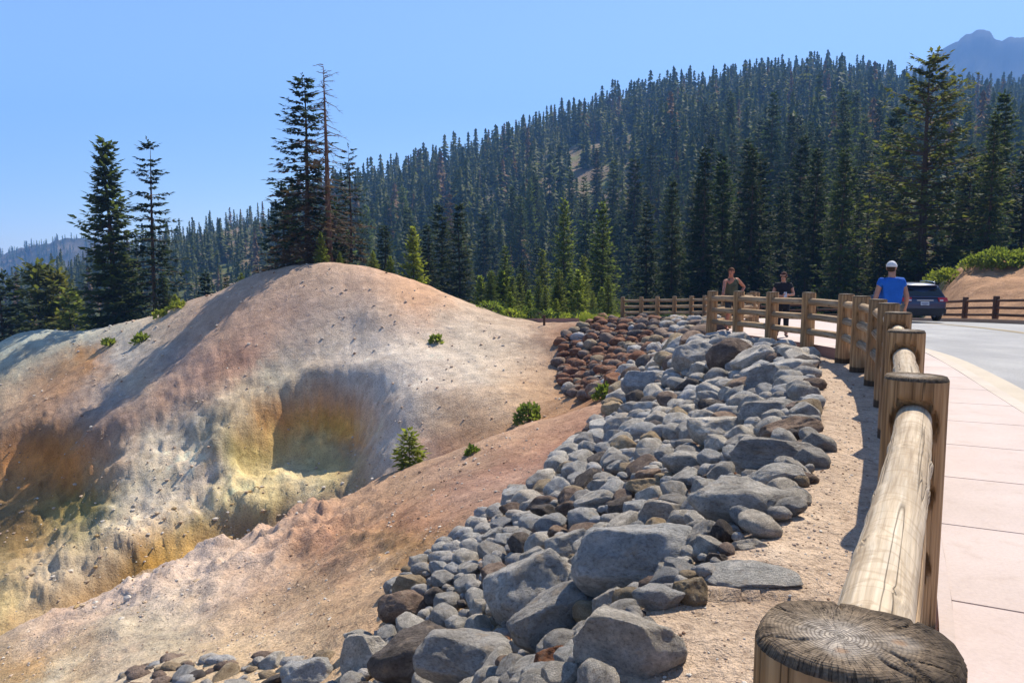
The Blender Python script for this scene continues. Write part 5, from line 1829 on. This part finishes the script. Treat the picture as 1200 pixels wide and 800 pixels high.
# clods and chips over the thermal slopes
n_ = 60000
u_, w_ = q.uniform(-60, 760, n_), 8.5 * (60 / 8.5) ** q.uniform(size=n_)
X, Y = (u_ - 600) / 900 * w_, w_
s = sdist(X, Y, EDGE)
den = .35 + .8 * fbm(X * .35, Y * .35, None, 4)
crest = np.interp(u_, [-80, 45, 165, 300, 385, 480, 560, 640, 700], [65, 62, 58, 52, 50, 48, 45, 42, 40])
m = (s > 4.2) & (q.uniform(size=n_) < den) & (Y < crest)
X, Y = X[m][:5000], Y[m][:5000]
BL = [(270, 600, 120, 45), (150, 640, 110, 50), (320, 575, 80, 22), (60, 640, 70, 50), (220, 530, 110, 60), (110, 720, 130, 50), (390, 580, 40, 20)]
bx, by = [], []
for a, b, rx, ry in BL:
    for _ in range(110):
        u1, v1 = q.normal(a, rx * .55), q.normal(b, ry * .5)
        d1 = 27.5 + 6 * q.uniform() if b < 690 else 16 + 6 * q.uniform()
        bx.append((u1 - 600) / 900 * d1); by.append(d1)
bx, by = np.array(bx), np.array(by)
M_CR = [flat('crust_pale', (.58, .52, .45), .95, .1), flat('crust_tan', (.46, .35, .24), .95, .1), flat('crust_ochre', (.42, .29, .14), .95, .1), flat('crust_grey', (.36, .32, .28), .95, .1)]
pebbles('crust_blocks', bx, by, .025 + .10 * q.uniform(size=len(bx)) ** 4, M_CR, [.4, .3, .15, .15], 'broken crusty lumps along the gully ledges', .15)
pebbles('clods', X, Y, (.0006 + .0011 * q.uniform(size=len(X)) ** 6 * 2.0) * Y, [M_PEB, M_PEB2, M_PEB3, M_PEB4], [.55, .22, .13, .10], 'small clods and stone chips scattered over the bare slopes', .3)

# ------------------------------------------------------------------ people
def cloth_material(name, c, rough=.85):
    m = NT(name, rough, .15)
    v = m.coord()
    n = m.noise(v, 7, 4, .6)
    n2 = m.noise(v, 160, 2)
    k = m.mix(1.0, c, m.ramp(n, [(.3, (.82, .82, .82)), (.7, (1.08, 1.08, 1.08))]), 'MULTIPLY')
    m.color(k)
    b = m.bump(n, .6, .03)
    m.bump(n2, .3, .002, b)
    return m.mat


M_SKIN = cloth_material('tanned_skin', (.42, .22, .15), .6)
M_SKINR = cloth_material('sunburnt_skin', (.40, .17, .11), .6)
M_BLUE = cloth_material('blue_cotton', (.018, .115, .46))
M_OLIVE = cloth_material('olive_cotton', (.075, .080, .050))
M_BLACK = cloth_material('black_cotton', (.018, .020, .026))
M_KHAKI = cloth_material('khaki_cloth', (.20, .17, .12))
M_SHORT = cloth_material('dark_shorts', (.035, .040, .045))
M_CAPW = cloth_material('white_cap_cloth', (.62, .62, .63))
M_CAPD = cloth_material('dark_cap_cloth', (.06, .022, .022))
M_HAIR = cloth_material('brown_hair', (.045, .028, .018))
M_HAIRR = cloth_material('reddish_hair', (.11, .045, .022))
M_SHOE = cloth_material('dark_shoe', (.03, .03, .035))
M_EYE = flat('eye_dark', (.02, .015, .012), .3)
M_LIP = flat('lip', (.30, .11, .09), .6)
M_STRAP = cloth_material('white_cloth', (.70, .68, .66))


def skin_mesh(name, nodes, edges, root, mat, levels=2):
    """Continuous surface grown round a joint skeleton; nodes: key -> (pos, rx, ry)."""
    keys = list(nodes)
    me = bpy.data.meshes.new(name)
    me.from_pydata([tuple(nodes[k][0]) for k in keys], [(keys.index(a), keys.index(b)) for a, b in edges], [])
    o = bpy.data.objects.new('tmp', me)
    COL.objects.link(o)
    o.modifiers.new('skin', 'SKIN')
    for k, d in zip(keys, me.skin_vertices[0].data):
        n = nodes[k]
        d.radius = (n[1], n[2] if len(n) > 2 else n[1])
        d.use_root = (k == root)
    s = o.modifiers.new('sub', 'SUBSURF'); s.levels = levels; s.render_levels = levels
    dg = bpy.context.evaluated_depsgraph_get()
    out = bpy.data.meshes.new_from_object(o.evaluated_get(dg))
    out.name = name
    bpy.data.objects.remove(o); bpy.data.meshes.remove(me)
    out.materials.clear(); out.materials.append(mat)
    for p in out.polygons:
        p.use_smooth = True
    return out


def V3(*a):
    return Vector(a)


def hand(nodes, edges, side, wrist, elbow, curl=.35, thumb=(0, 0, 0)):
    """Palm, four bent fingers of unequal length and a thumb leaving the side of the palm."""
    d = (wrist - elbow).normalized()
    ref = V3(0, -1, 0) if abs(d.y) < .8 else V3(1, 0, 0)
    s = d.cross(ref).normalized()
    n = s.cross(d).normalized()
    palm = wrist + d * .055
    nodes[side + 'palm'] = (palm, .026, .034)
    edges.append((side + 'wrist', side + 'palm'))
    for i, (o, l) in enumerate(((-.030, .066), (-.010, .078), (.010, .074), (.029, .058))):
        b = palm + d * .040 + s * o
        k1 = b + (d * math.cos(curl) + n * math.sin(curl)) * l * .5
        k2 = k1 + (d * math.cos(curl * 2.2) + n * math.sin(curl * 2.2)) * l * .55
        for j, p in enumerate((b, k1, k2)):
            nodes[f'{side}f{i}{j}'] = (p, .0095 - .001 * j)
        edges += [(side + 'palm', f'{side}f{i}0'), (f'{side}f{i}0', f'{side}f{i}1'), (f'{side}f{i}1', f'{side}f{i}2')]
    t1 = palm + s * -.040 + d * .005
    t2 = t1 + (d * .7 - s * .6 + n * .3).normalized() * .045
    nodes[side + 't0'] = (t1, .011); nodes[side + 't1'] = (t2, .009)
    edges += [(side + 'palm', side + 't0'), (side + 't0', side + 't1')]


def person(px, gy, face, label, h, pose, dress):
    """Figure standing at pixel column px, ground distance gy, facing yaw face (0 = away from the camera, +Y)."""
    x = pix(px, 360, gy)[0]
    root = tag(empty('person', (x, gy, float(zs(gy))), face), label, 'person')
    k = h / 1.80
    root.scale = (k, k, k)
    P = {q: Vector(v) for q, v in pose.items()}
    # local frame: +Y is the way the chest faces, X to the figure's right is +X
    B = {}
    E = []
    B['pelvis'] = (P['pelvis'], .155, .115); B['waist'] = (P['waist'], .135, .10); B['chest'] = (P['chest'], .165, .115)
    B['collar'] = (P['neck'] - V3(0, 0, .045), .085, .07); B['neck'] = (P['neck'] + V3(0, 0, .02), .055, .055)
    hd = P['head']; yaw = P['look'].x
    fw = V3(math.sin(yaw), math.cos(yaw), P['look'].z).normalized(); sd_ = V3(math.cos(yaw), -math.sin(yaw), 0)
    up = V3(0, 0, 1)
    B['skull_low'] = (hd + fw * .025 - up * .055, .060, .062); B['skull'] = (hd - fw * .008 + up * .02, .076, .092); B['skull_top'] = (hd - fw * .012 + up * .085, .050, .058)
    B['chin'] = (hd + fw * .068 - up * .088, .026, .024); B['nose'] = (hd + fw * .100 - up * .012, .014, .016)
    E += [('pelvis', 'waist'), ('waist', 'chest'), ('chest', 'collar'), ('collar', 'neck'), ('neck', 'skull_low'), ('skull_low', 'skull'), ('skull', 'skull_top'), ('skull_low', 'chin'), ('skull', 'nose')]
    for s, e in (('l', -1), ('r', 1)):
        B[s + 'ear'] = (hd + sd_ * e * .083 - fw * .015 - up * .01, .012, .024)
        E.append(('skull', s + 'ear'))
        B[s + 'shoulder'] = (P[s + 'shoulder'], .062, .060); B[s + 'elbow'] = (P[s + 'elbow'], .042, .042); B[s + 'wrist'] = (P[s + 'wrist'], .028, .026)
        mu = P[s + 'shoulder'].lerp(P[s + 'elbow'], .45); mf = P[s + 'elbow'].lerp(P[s + 'wrist'], .35)
        B[s + 'bicep'] = (mu, .050, .050); B[s + 'forearm'] = (mf, .042, .040)
        E += [('chest', s + 'shoulder'), (s + 'shoulder', s + 'bicep'), (s + 'bicep', s + 'elbow'), (s + 'elbow', s + 'forearm'), (s + 'forearm', s + 'wrist')]
        hand(B, E, s, P[s + 'wrist'], P[s + 'elbow'], pose.get('curl', (.35,))[0] if isinstance(pose.get('curl'), tuple) else .35)
        B[s + 'hip'] = (P[s + 'hip'], .098, .100); B[s + 'knee'] = (P[s + 'knee'], .058, .060); B[s + 'ankle'] = (P[s + 'ankle'], .038, .042)
        mt = P[s + 'hip'].lerp(P[s + 'knee'], .45); mc = P[s + 'knee'].lerp(P[s + 'ankle'], .32) - V3(0, .015, 0)
        B[s + 'thigh'] = (mt, .082, .084); B[s + 'calf'] = (mc, .056, .058)
        B[s + 'toe'] = (P[s + 'ankle'] + V3(e * .03, .16, -.055), .036, .024); B[s + 'heel'] = (P[s + 'ankle'] + V3(0, -.04, -.050), .034, .030)
        E += [('pelvis', s + 'hip'), (s + 'hip', s + 'thigh'), (s + 'thigh', s + 'knee'), (s + 'knee', s + 'calf'), (s + 'calf', s + 'ankle'), (s + 'ankle', s + 'heel'), (s + 'ankle', s + 'toe')]
    obj('body', skin_mesh('body', B, E, 'pelvis', dress['skin']), root)

    def garment(name, keys, links, grow, mat, rt):
        N = {q: (v[0], v[1] + grow.get(q, grow['*']), (v[2] if len(v) > 2 else v[1]) + grow.get(q, grow['*'])) for q, v in B.items() if q in keys}
        for q, v in list(N.items()):
            if q in dress.get('moves', {}):
                N[q] = (v[0] + Vector(dress['moves'][q]), v[1], v[2])
        return obj(name, skin_mesh(name, N, links, rt, mat), root)

    sl = dress.get('sleeve', True)
    keys = ['pelvis', 'waist', 'chest', 'collar'] + [s + p for s in 'lr' for p in (('shoulder', 'bicep') if sl else ('shoulder',))]
    L = [('pelvis', 'waist'), ('waist', 'chest'), ('chest', 'collar')] + [('chest', s + 'shoulder') for s in 'lr'] + ([(s + 'shoulder', s + 'bicep') for s in 'lr'] if sl else [])
    garment('shirt', keys, L, {'*': .022, 'collar': .022, 'waist': .045, 'pelvis': .030, 'lbicep': .028, 'rbicep': .028, 'lshoulder': .018 if sl else .004, 'rshoulder': .018 if sl else .004}, dress['top'], 'waist')
    last = ['knee'] if dress.get('short') else ['knee', 'calf', 'ankle']
    keys = ['pelvis'] + [s + p for s in 'lr' for p in ['hip', 'thigh'] + last]
    L = [('pelvis', s + 'hip') for s in 'lr']
    for s in 'lr':
        ch = ['hip', 'thigh'] + last
        L += [(s + a, s + b) for a, b in zip(ch[:-1], ch[1:])]
    garment('shorts' if dress.get('short') else 'trousers', keys, L, {'*': .020}, dress['legs'], 'pelvis')
    for s, e in (('l', -1), ('r', 1)):
        a = P[s + 'ankle']
        N = {'a': (a + V3(0, -.005, .01), .048, .052), 'h': (a + V3(0, -.045, -.045), .044, .038), 'm': (a + V3(e * .015, .08, -.052), .046, .034), 't': (a + V3(e * .03, .165, -.060), .042, .028)}
        obj('shoe', skin_mesh('shoe', N, [('a', 'h'), ('a', 'm'), ('m', 't')], 'a', M_SHOE, 1), root)
        mb = MB()
        c = hd + fw * .079 + sd_ * e * .031 + up * .014
        mb.tube([c - fw * .01, c, c + fw * .006], [.013, .013, .004], 8)
        mb.build('eye', M_EYE, root, True)
    mb = MB()
    c = hd + fw * .086 - up * .055
    mb.tube([c - sd_ * .024 - fw * .008, c, c + sd_ * .024 - fw * .008], [.004, .009, .004], 6)
    mb.build('mouth', M_LIP, root, True)
    # hair / cap as shells round the skull
    def shell(name, mat, lo, grow, back=0.0, front=1.0):
        bm = bmesh.new()
        bmesh.ops.create_uvsphere(bm, u_segments=24, v_segments=16, radius=1)
        R = Matrix((sd_, fw, up)).transposed()
        kill = []
        for v in bm.verts:
            p = Vector((v.co.x * (.082 + grow), v.co.y * (.100 + grow), v.co.z * (.100 + grow)))
            lim = lo + (.075 * front if p.y > 0 else 0) * min(1, max(0, p.y / .06))
            if p.z < lim:
                p.z = max(p.z, lim - .006); v.co.z = -9 if p.z <= lim - .0059 and v.co.z * (.105) < lim - .03 else v.co.z
                if v.co.z == -9:
                    kill.append(v); continue
            q_ = R @ Vector((p.x, p.y - .008, p.z + .020))
            v.co = hd + q_
        bmesh.ops.delete(bm, geom=kill, context='VERTS')
        me = bpy.data.meshes.new(name); bm.to_mesh(me); bm.free()
        me.materials.append(mat)
        for p in me.polygons:
            p.use_smooth = True
        return obj(name, me, root)
    shell('hair', dress['hair'], dress.get('hair_lo', -.045), .001)
    if 'cap' in dress:
        cp = shell('cap', dress['cap'], .004, .008, front=.5)
        mb = MB()
        pts = []
        n = 12
        for i in range(n + 1):
            a = math.pi * (i / n - .5) * 1.0
            c, s_ = math.sin(a), math.cos(a)
            inner = hd + sd_ * c * .092 + fw * (.105 * s_ - .008) + up * (.055 - .004 * abs(c))
            outer = hd + sd_ * c * .082 + fw * (.105 * s_ + .095 * max(.0, s_) ** .6 - .008) + up * (.048 - .020 * abs(c))
            pts.append((inner, outer))
        V = [tuple(p) for ab in pts for p in ab] + [tuple(p + V3(0, 0, .006)) for ab in pts for p in ab]
        m_ = 2 * (n + 1)
        F = []
        for i in range(n):
            a = 2 * i
            F += [(a, a + 1, a + 3, a + 2), (m_ + a, m_ + a + 2, m_ + a + 3, m_ + a + 1), (a + 1, m_ + a + 1, m_ + a + 3, a + 3), (a, a + 2, m_ + a + 2, m_ + a)]
        mb.add(V, F)
        mb.build('brim', dress.get('brim', dress['cap']), cp, True)
    return root, P


STAND = dict(pelvis=(0, 0, .93), waist=(0, .01, 1.10), chest=(0, .0, 1.30), neck=(0, -.01, 1.50), head=(0, .02, 1.645), look=(0, 0, 0),
             lshoulder=(-.185, -.01, 1.415), rshoulder=(.185, -.01, 1.415), lelbow=(-.27, -.03, 1.13), relbow=(.27, -.04, 1.13), lwrist=(-.285, .09, .90), rwrist=(.285, .05, .89),
             lhip=(-.095, 0, .90), rhip=(.095, 0, .90), lknee=(-.10, .06, .50), rknee=(.11, -.02, .50), lankle=(-.11, .12, .10), rankle=(.12, -.16, .115))
# man walking away in a blue shirt
person(1043, 13.2, -.05, 'man seen from behind in a bright blue T-shirt and white cap walking along the sidewalk', 1.74,
       dict(STAND, look=(.6, 0, -.05), lwrist=(-.30, .06, .90), rwrist=(.30, .10, .90)),
       dict(skin=M_SKIN, top=M_BLUE, legs=M_KHAKI, hair=M_HAIR, cap=M_CAPW, short=True, hair_lo=-.085))
# person in black with a cap, forearms raised in front
r_, P_ = person(917, 18.7, math.pi - .30, 'person in black clothes and a dark cap behind the log fence with forearms raised', 1.62,
       dict(STAND, look=(.35, 0, -.22), lelbow=(-.27, .02, 1.16), relbow=(.26, .04, 1.15), lwrist=(-.10, .26, 1.16), rwrist=(.02, .28, 1.12), lknee=(-.10, .05, .5), rknee=(.10, .02, .5), lankle=(-.11, .03, .10), rankle=(.12, .0, .10)),
       dict(skin=M_SKIN, top=M_BLACK, legs=M_BLACK, hair=M_HAIR, cap=M_CAPD, hair_lo=-.09))
mb = MB()
mb.box((-.045, .345, 1.17), (.075, .010, .15), 0, Matrix.Rotation(.5, 3, 'X'))
ph = mb.build('phone', flat('phone_body', (.55, .55, .56), .3), None)
ph.location = r_.location; ph.rotation_euler = r_.rotation_euler; ph.scale = r_.scale
tag(ph, 'small pale phone held by the person in black', 'phone')
# man leaning on the corner post, other hand on the hip
person(857, 21.5, math.pi + .25, 'man in an olive sleeveless top leaning on the corner post, other hand on hip', 1.82,
       dict(STAND, chest=(.05, .03, 1.29), neck=(.07, .05, 1.49), head=(.085, .09, 1.63), look=(.95, 0, .02), lshoulder=(-.13, .03, 1.43), rshoulder=(.245, .05, 1.385),
            lelbow=(-.42, -.06, 1.20), lwrist=(-.20, .06, 1.00), relbow=(.36, .20, 1.18), rwrist=(.47, .38, 1.085), lankle=(-.16, .02, .10), rankle=(.15, .02, .10), lknee=(-.13, .05, .5), rknee=(.12, .06, .5)),
       dict(skin=M_SKINR, top=M_OLIVE, legs=M_SHORT, hair=M_HAIRR, sleeve=False, short=True))

# ------------------------------------------------------------------ dark blue car seen from behind
def paint(name, c):
    m = NT(name, .35, .5)
    m.color(c)
    m.b.inputs['Metallic'].default_value = .35
    m.b.inputs['Coat Weight'].default_value = .8
    m.b.inputs['Coat Roughness'].default_value = .06
    return m.mat


def make_car(loc, yaw):
    PAINT = paint('navy_paint', (.014, .024, .070))
    PLASTIC = flat('black_plastic', (.022, .022, .024), .6)
    GLASS = NT('tinted_glass', .06, .6); GLASS.color((.012, .015, .018)); GLASS = GLASS.mat
    RUB = flat('tyre_rubber', (.018, .018, .018), .85)
    RIM = flat('alloy', (.42, .42, .44), .35, .5, .8)
    SILV = flat('silver_rail', (.55, .56, .58), .3, .5, .8)
    RED = NT('red_lens', .15, .6); RED.color((.42, .012, .016)); RED = RED.mat
    CLEAR = NT('clear_lens', .12, .6); CLEAR.color((.62, .55, .54)); CLEAR = CLEAR.mat
    PLATE = flat('plate_white', (.62, .63, .65), .5)
    INK = flat('plate_ink', (.05, .07, .20), .6)
    car = tag(empty('parked_car', loc, yaw), 'dark blue estate car with roof rails and red tail lights on the road', 'car')
    # local: y = 0 rear bumper, +y forward
    st = [  # y, half width low, half width belt, z low, z belt
        (0.00, .74, .78, .42, .80), (0.03, .80, .83, .34, .92), (0.12, .85, .86, .28, 1.00), (0.55, .885, .885, .25, 1.03), (1.3, .90, .895, .22, 1.02), (2.4, .90, .895, .22, 1.00),
        (3.0, .895, .88, .23, .99), (3.5, .885, .85, .25, .95), (4.1, .86, .80, .28, .88), (4.38, .80, .74, .32, .80), (4.46, .70, .66, .38, .70)]
    V, F = [], []
    for y, wl, wb, zl, zb in st:
        ring = [(-wl * .86, zl), (-wl, zl + .10), (-wl * 1.005, zl + (zb - zl) * .55), (-wb * .985, zb - .05), (-wb * .90, zb), (0, zb + .015), (wb * .90, zb), (wb * .985, zb - .05), (wl * 1.005, zl + (zb - zl) * .55), (wl, zl + .10), (wl * .86, zl), (0, zl - .01)]
        V += [(a, y, b) for a, b in ring]
    n = 12
    for i in range(len(st) - 1):
        for k in range(n):
            a, b = i * n + k, i * n + (k + 1) % n
            F.append((a, a + n, b + n, b))
    F += [tuple(range(n)), tuple(reversed(range((len(st) - 1) * n, len(st) * n)))]
    # greenhouse shell
    gh = [(.06, .80, 1.00, .80, 1.01), (.34, .785, 1.01, .635, 1.44), (.52, .785, 1.01, .60, 1.52), (1.2, .79, 1.01, .60, 1.56), (2.0, .79, 1.00, .585, 1.53), (2.4, .785, 1.00, .57, 1.44), (3.05, .76, .985, .72, 1.0)]
    o = len(V)
    for y, wb, zb, wr, zr in gh:
        V += [(-wb, y, zb), (-wr, y, zr - .03), (-wr * .88, y, zr), (0, y, zr + .018), (wr * .88, y, zr), (wr, y, zr - .03), (wb, y, zb)]
    for i in range(len(gh) - 1):
        for k in range(6):
            a = o + i * 7 + k
            F.append((a, a + 7, a + 8, a + 1))
    F.append(tuple(o + k for k in range(7)))
    me = mesh_py('body', V, F, [PAINT], None, True)
    b = obj('body', me, car)
    bv = b.modifiers.new('edge', 'BEVEL'); bv.width = .012; bv.segments = 2; bv.limit_method = 'ANGLE'

    def quad(name, pts, mat, parent=car, t=.012):
        """A pane / panel with thickness along its normal."""
        P = [Vector(p) for p in pts]
        nn = (P[1] - P[0]).cross(P[2] - P[0]).normalized()
        V = [tuple(p) for p in P] + [tuple(p + nn * t) for p in P]
        m_ = len(P)
        F = [tuple(reversed(range(m_))), tuple(range(m_, 2 * m_))] + [(i, (i + 1) % m_, (i + 1) % m_ + m_, i + m_) for i in range(m_)]
        return obj(name, mesh_py(name, V, F, [mat]), parent)

    quad('rear_window', [(-.73, .085, 1.06), (.73, .085, 1.06), (.60, .345, 1.42), (-.60, .345, 1.42)], GLASS)
    for s in (-1, 1):
        def side(pts):
            return [(s * a, y, z) for a, y, z in (pts if s < 0 else reversed(pts))]
        quad('side_window', side([(.785, 1.28, 1.05), (.785, .50, 1.06), (.63, .62, 1.43), (.61, 1.28, 1.50)]), GLASS)
        quad('side_window', side([(.785, 2.55, 1.04), (.785, 1.36, 1.05), (.615, 1.36, 1.50), (.60, 2.12, 1.46)]), GLASS)
        quad('tail_light', [(s * .86 if s < 0 else .52, -.004, .84), (s * .52 if s < 0 else .86, -.004, .84), (s * .50 if s < 0 else .84, .075, .985), (s * .84 if s < 0 else .50, .075, .985)], RED, t=.05)
        quad('reverse_light', [(s * .66 if s < 0 else .54, -.058, .865), (s * .54 if s < 0 else .66, -.058, .865), (s * .54 if s < 0 else .66, -.03, .915), (s * .66 if s < 0 else .54, -.03, .915)], CLEAR, t=.03)
        mb = MB(); mb.tube([(s * .565, .55, 1.545), (s * .55, .60, 1.60), (s * .55, 1.2, 1.625), (s * .545, 1.85, 1.605), (s * .55, 1.95, 1.55)], [.018, .020, .020, .020, .018], 6)
        mb.build('roof_rail', SILV, car, True)
        mb = MB(); mb.box((s * .99, 2.55, 1.08), (.20, .12, .14), taper=.8); mb.build('door_mirror', PAINT, car)
        for y in (.80, 3.55):
            w = tag(empty('wheel', (s * .80, y, .33)), None)
            w.parent = car
            mb = MB()
            prof = [(-.10, .20), (-.105, .29), (-.085, .325), (0, .335), (.085, .325), (.105, .29), (.10, .20)]
            N = 28
            Vv = [(a, r * math.cos(6.2832 * k / N), r * math.sin(6.2832 * k / N)) for a, r in prof for k in range(N)]
            Ff = [(i * N + k, i * N + (k + 1) % N, (i + 1) * N + (k + 1) % N, (i + 1) * N + k) for i in range(len(prof) - 1) for k in range(N)]
            mb.add(Vv, Ff); mb.build('tyre', RUB, w, True)
            mb = MB()
            mb.tube([(-.09, 0, 0), (.09, 0, 0)], [.06, .06], 12)
            for k in range(5):
                a = 6.2832 * k / 5
                mb.box((s * .07, .12 * math.cos(a), .12 * math.sin(a)), (.03, .21, .055), 0, Matrix.Rotation(a, 3, 'X'))
            Vv = [(s * q_, r * math.cos(6.2832 * k / N), r * math.sin(6.2832 * k / N)) for q_, r in ((.09, .225), (.09, .195), (-.08, .195)) for k in range(N)]
            mb.add(Vv, [(i * N + k, i * N + (k + 1) % N, (i + 1) * N + (k + 1) % N, (i + 1) * N + k) for i in range(2) for k in range(N)])
            mb.build('rim', RIM, w)
            # dark arch over the wheel
            mb = MB()
            Vv = []
            for k in range(13):
                a = math.pi * k / 12
                for rr, xx in ((.345, .885), (.40, .885), (.40, .915), (.345, .915)):
                    Vv.append((s * xx, y + rr * math.cos(a), .33 + rr * math.sin(a)))
            mb.add(Vv, [(4 * k + j, 4 * k + (j + 1) % 4, 4 * k + 4 + (j + 1) % 4, 4 * k + 4 + j) for k in range(12) for j in range(4)])
            mb.build('wheel_arch', PLASTIC, car)
    # bumper, spoiler, plate, handle strip, wiper, badge
    mb = MB(); mb.box((0, .03, .46), (1.58, .16, .22), taper=1.03); mb.box((0, .06, .33), (1.35, .14, .12)); mb.build('bumper', PLASTIC, car)
    mb = MB(); mb.box((0, .27, 1.475), (1.16, .26, .035)); mb.build('spoiler', PAINT, car)
    pl = quad('license_plate', [(-.16, -.012, .70), (.16, -.012, .70), (.16, .006, .84), (-.16, .006, .84)], PLATE, t=.01)
    mb = MB()
    for k in range(7):
        xk = -.115 + k * .038
        mb.box((xk, -.0165, .77), (.022, .006, .060), 0, Matrix.Rotation(-.12, 3, 'X'))
    mb.box((0, -.022, .718), (.14, .006, .012)); mb.build('plate_lettering', INK, pl)
    mb = MB(); mb.box((0, -.008, .895), (.62, .03, .035)); mb.build('tailgate_trim', SILV, car)
    mb = MB(); mb.tube([(.0, .07, 1.045), (-.16, .12, 1.10), (-.36, .13, 1.115)], [.014, .010, .007], 5); mb.build('rear_wiper', PLASTIC, car)
    for s in (-1, 1):
        quad('headlight', [(s * .72 if s > 0 else -.50, 4.40, .70), (s * .50 if s > 0 else -.72, 4.44, .70), (s * .50 if s > 0 else -.72, 4.38, .80), (s * .70 if s > 0 else -.50, 4.34, .80)], CLEAR, t=.02)
    quad('windscreen', [(.70, 2.98, 1.02), (-.70, 2.98, 1.02), (-.54, 2.45, 1.42), (.54, 2.45, 1.42)], GLASS)
    return car


cx_, cy_ = pix(1083, 370, 30.6)[:2]
make_car((cx_, cy_, float(zs(cy_)) + road_z(.45)), math.radians(-6))

# ------------------------------------------------------------------ air
def haze_box():
    mb = MB()
    lo, hi = -125.0, 950.0
    mb.box((0, 0, (lo + hi) / 2), (10000, 10000, hi - lo))
    m = bpy.data.materials.new('mountain_air')
    m.use_nodes = True
    t = m.node_tree
    t.nodes.remove(t.nodes['Principled BSDF'])
    v = t.nodes.new('ShaderNodeVolumePrincipled')
    v.inputs['Color'].default_value = (.21, .47, 1.0, 1)
    v.inputs['Density'].default_value = HAZE_DENSITY
    v.inputs['Anisotropy'].default_value = 0.0
    t.links.new(v.outputs[0], t.nodes['Material Output'].inputs['Volume'])
    tag(mb.build('haze', m), 'thin blue mountain haze filling the air', kind='stuff')


haze_box()
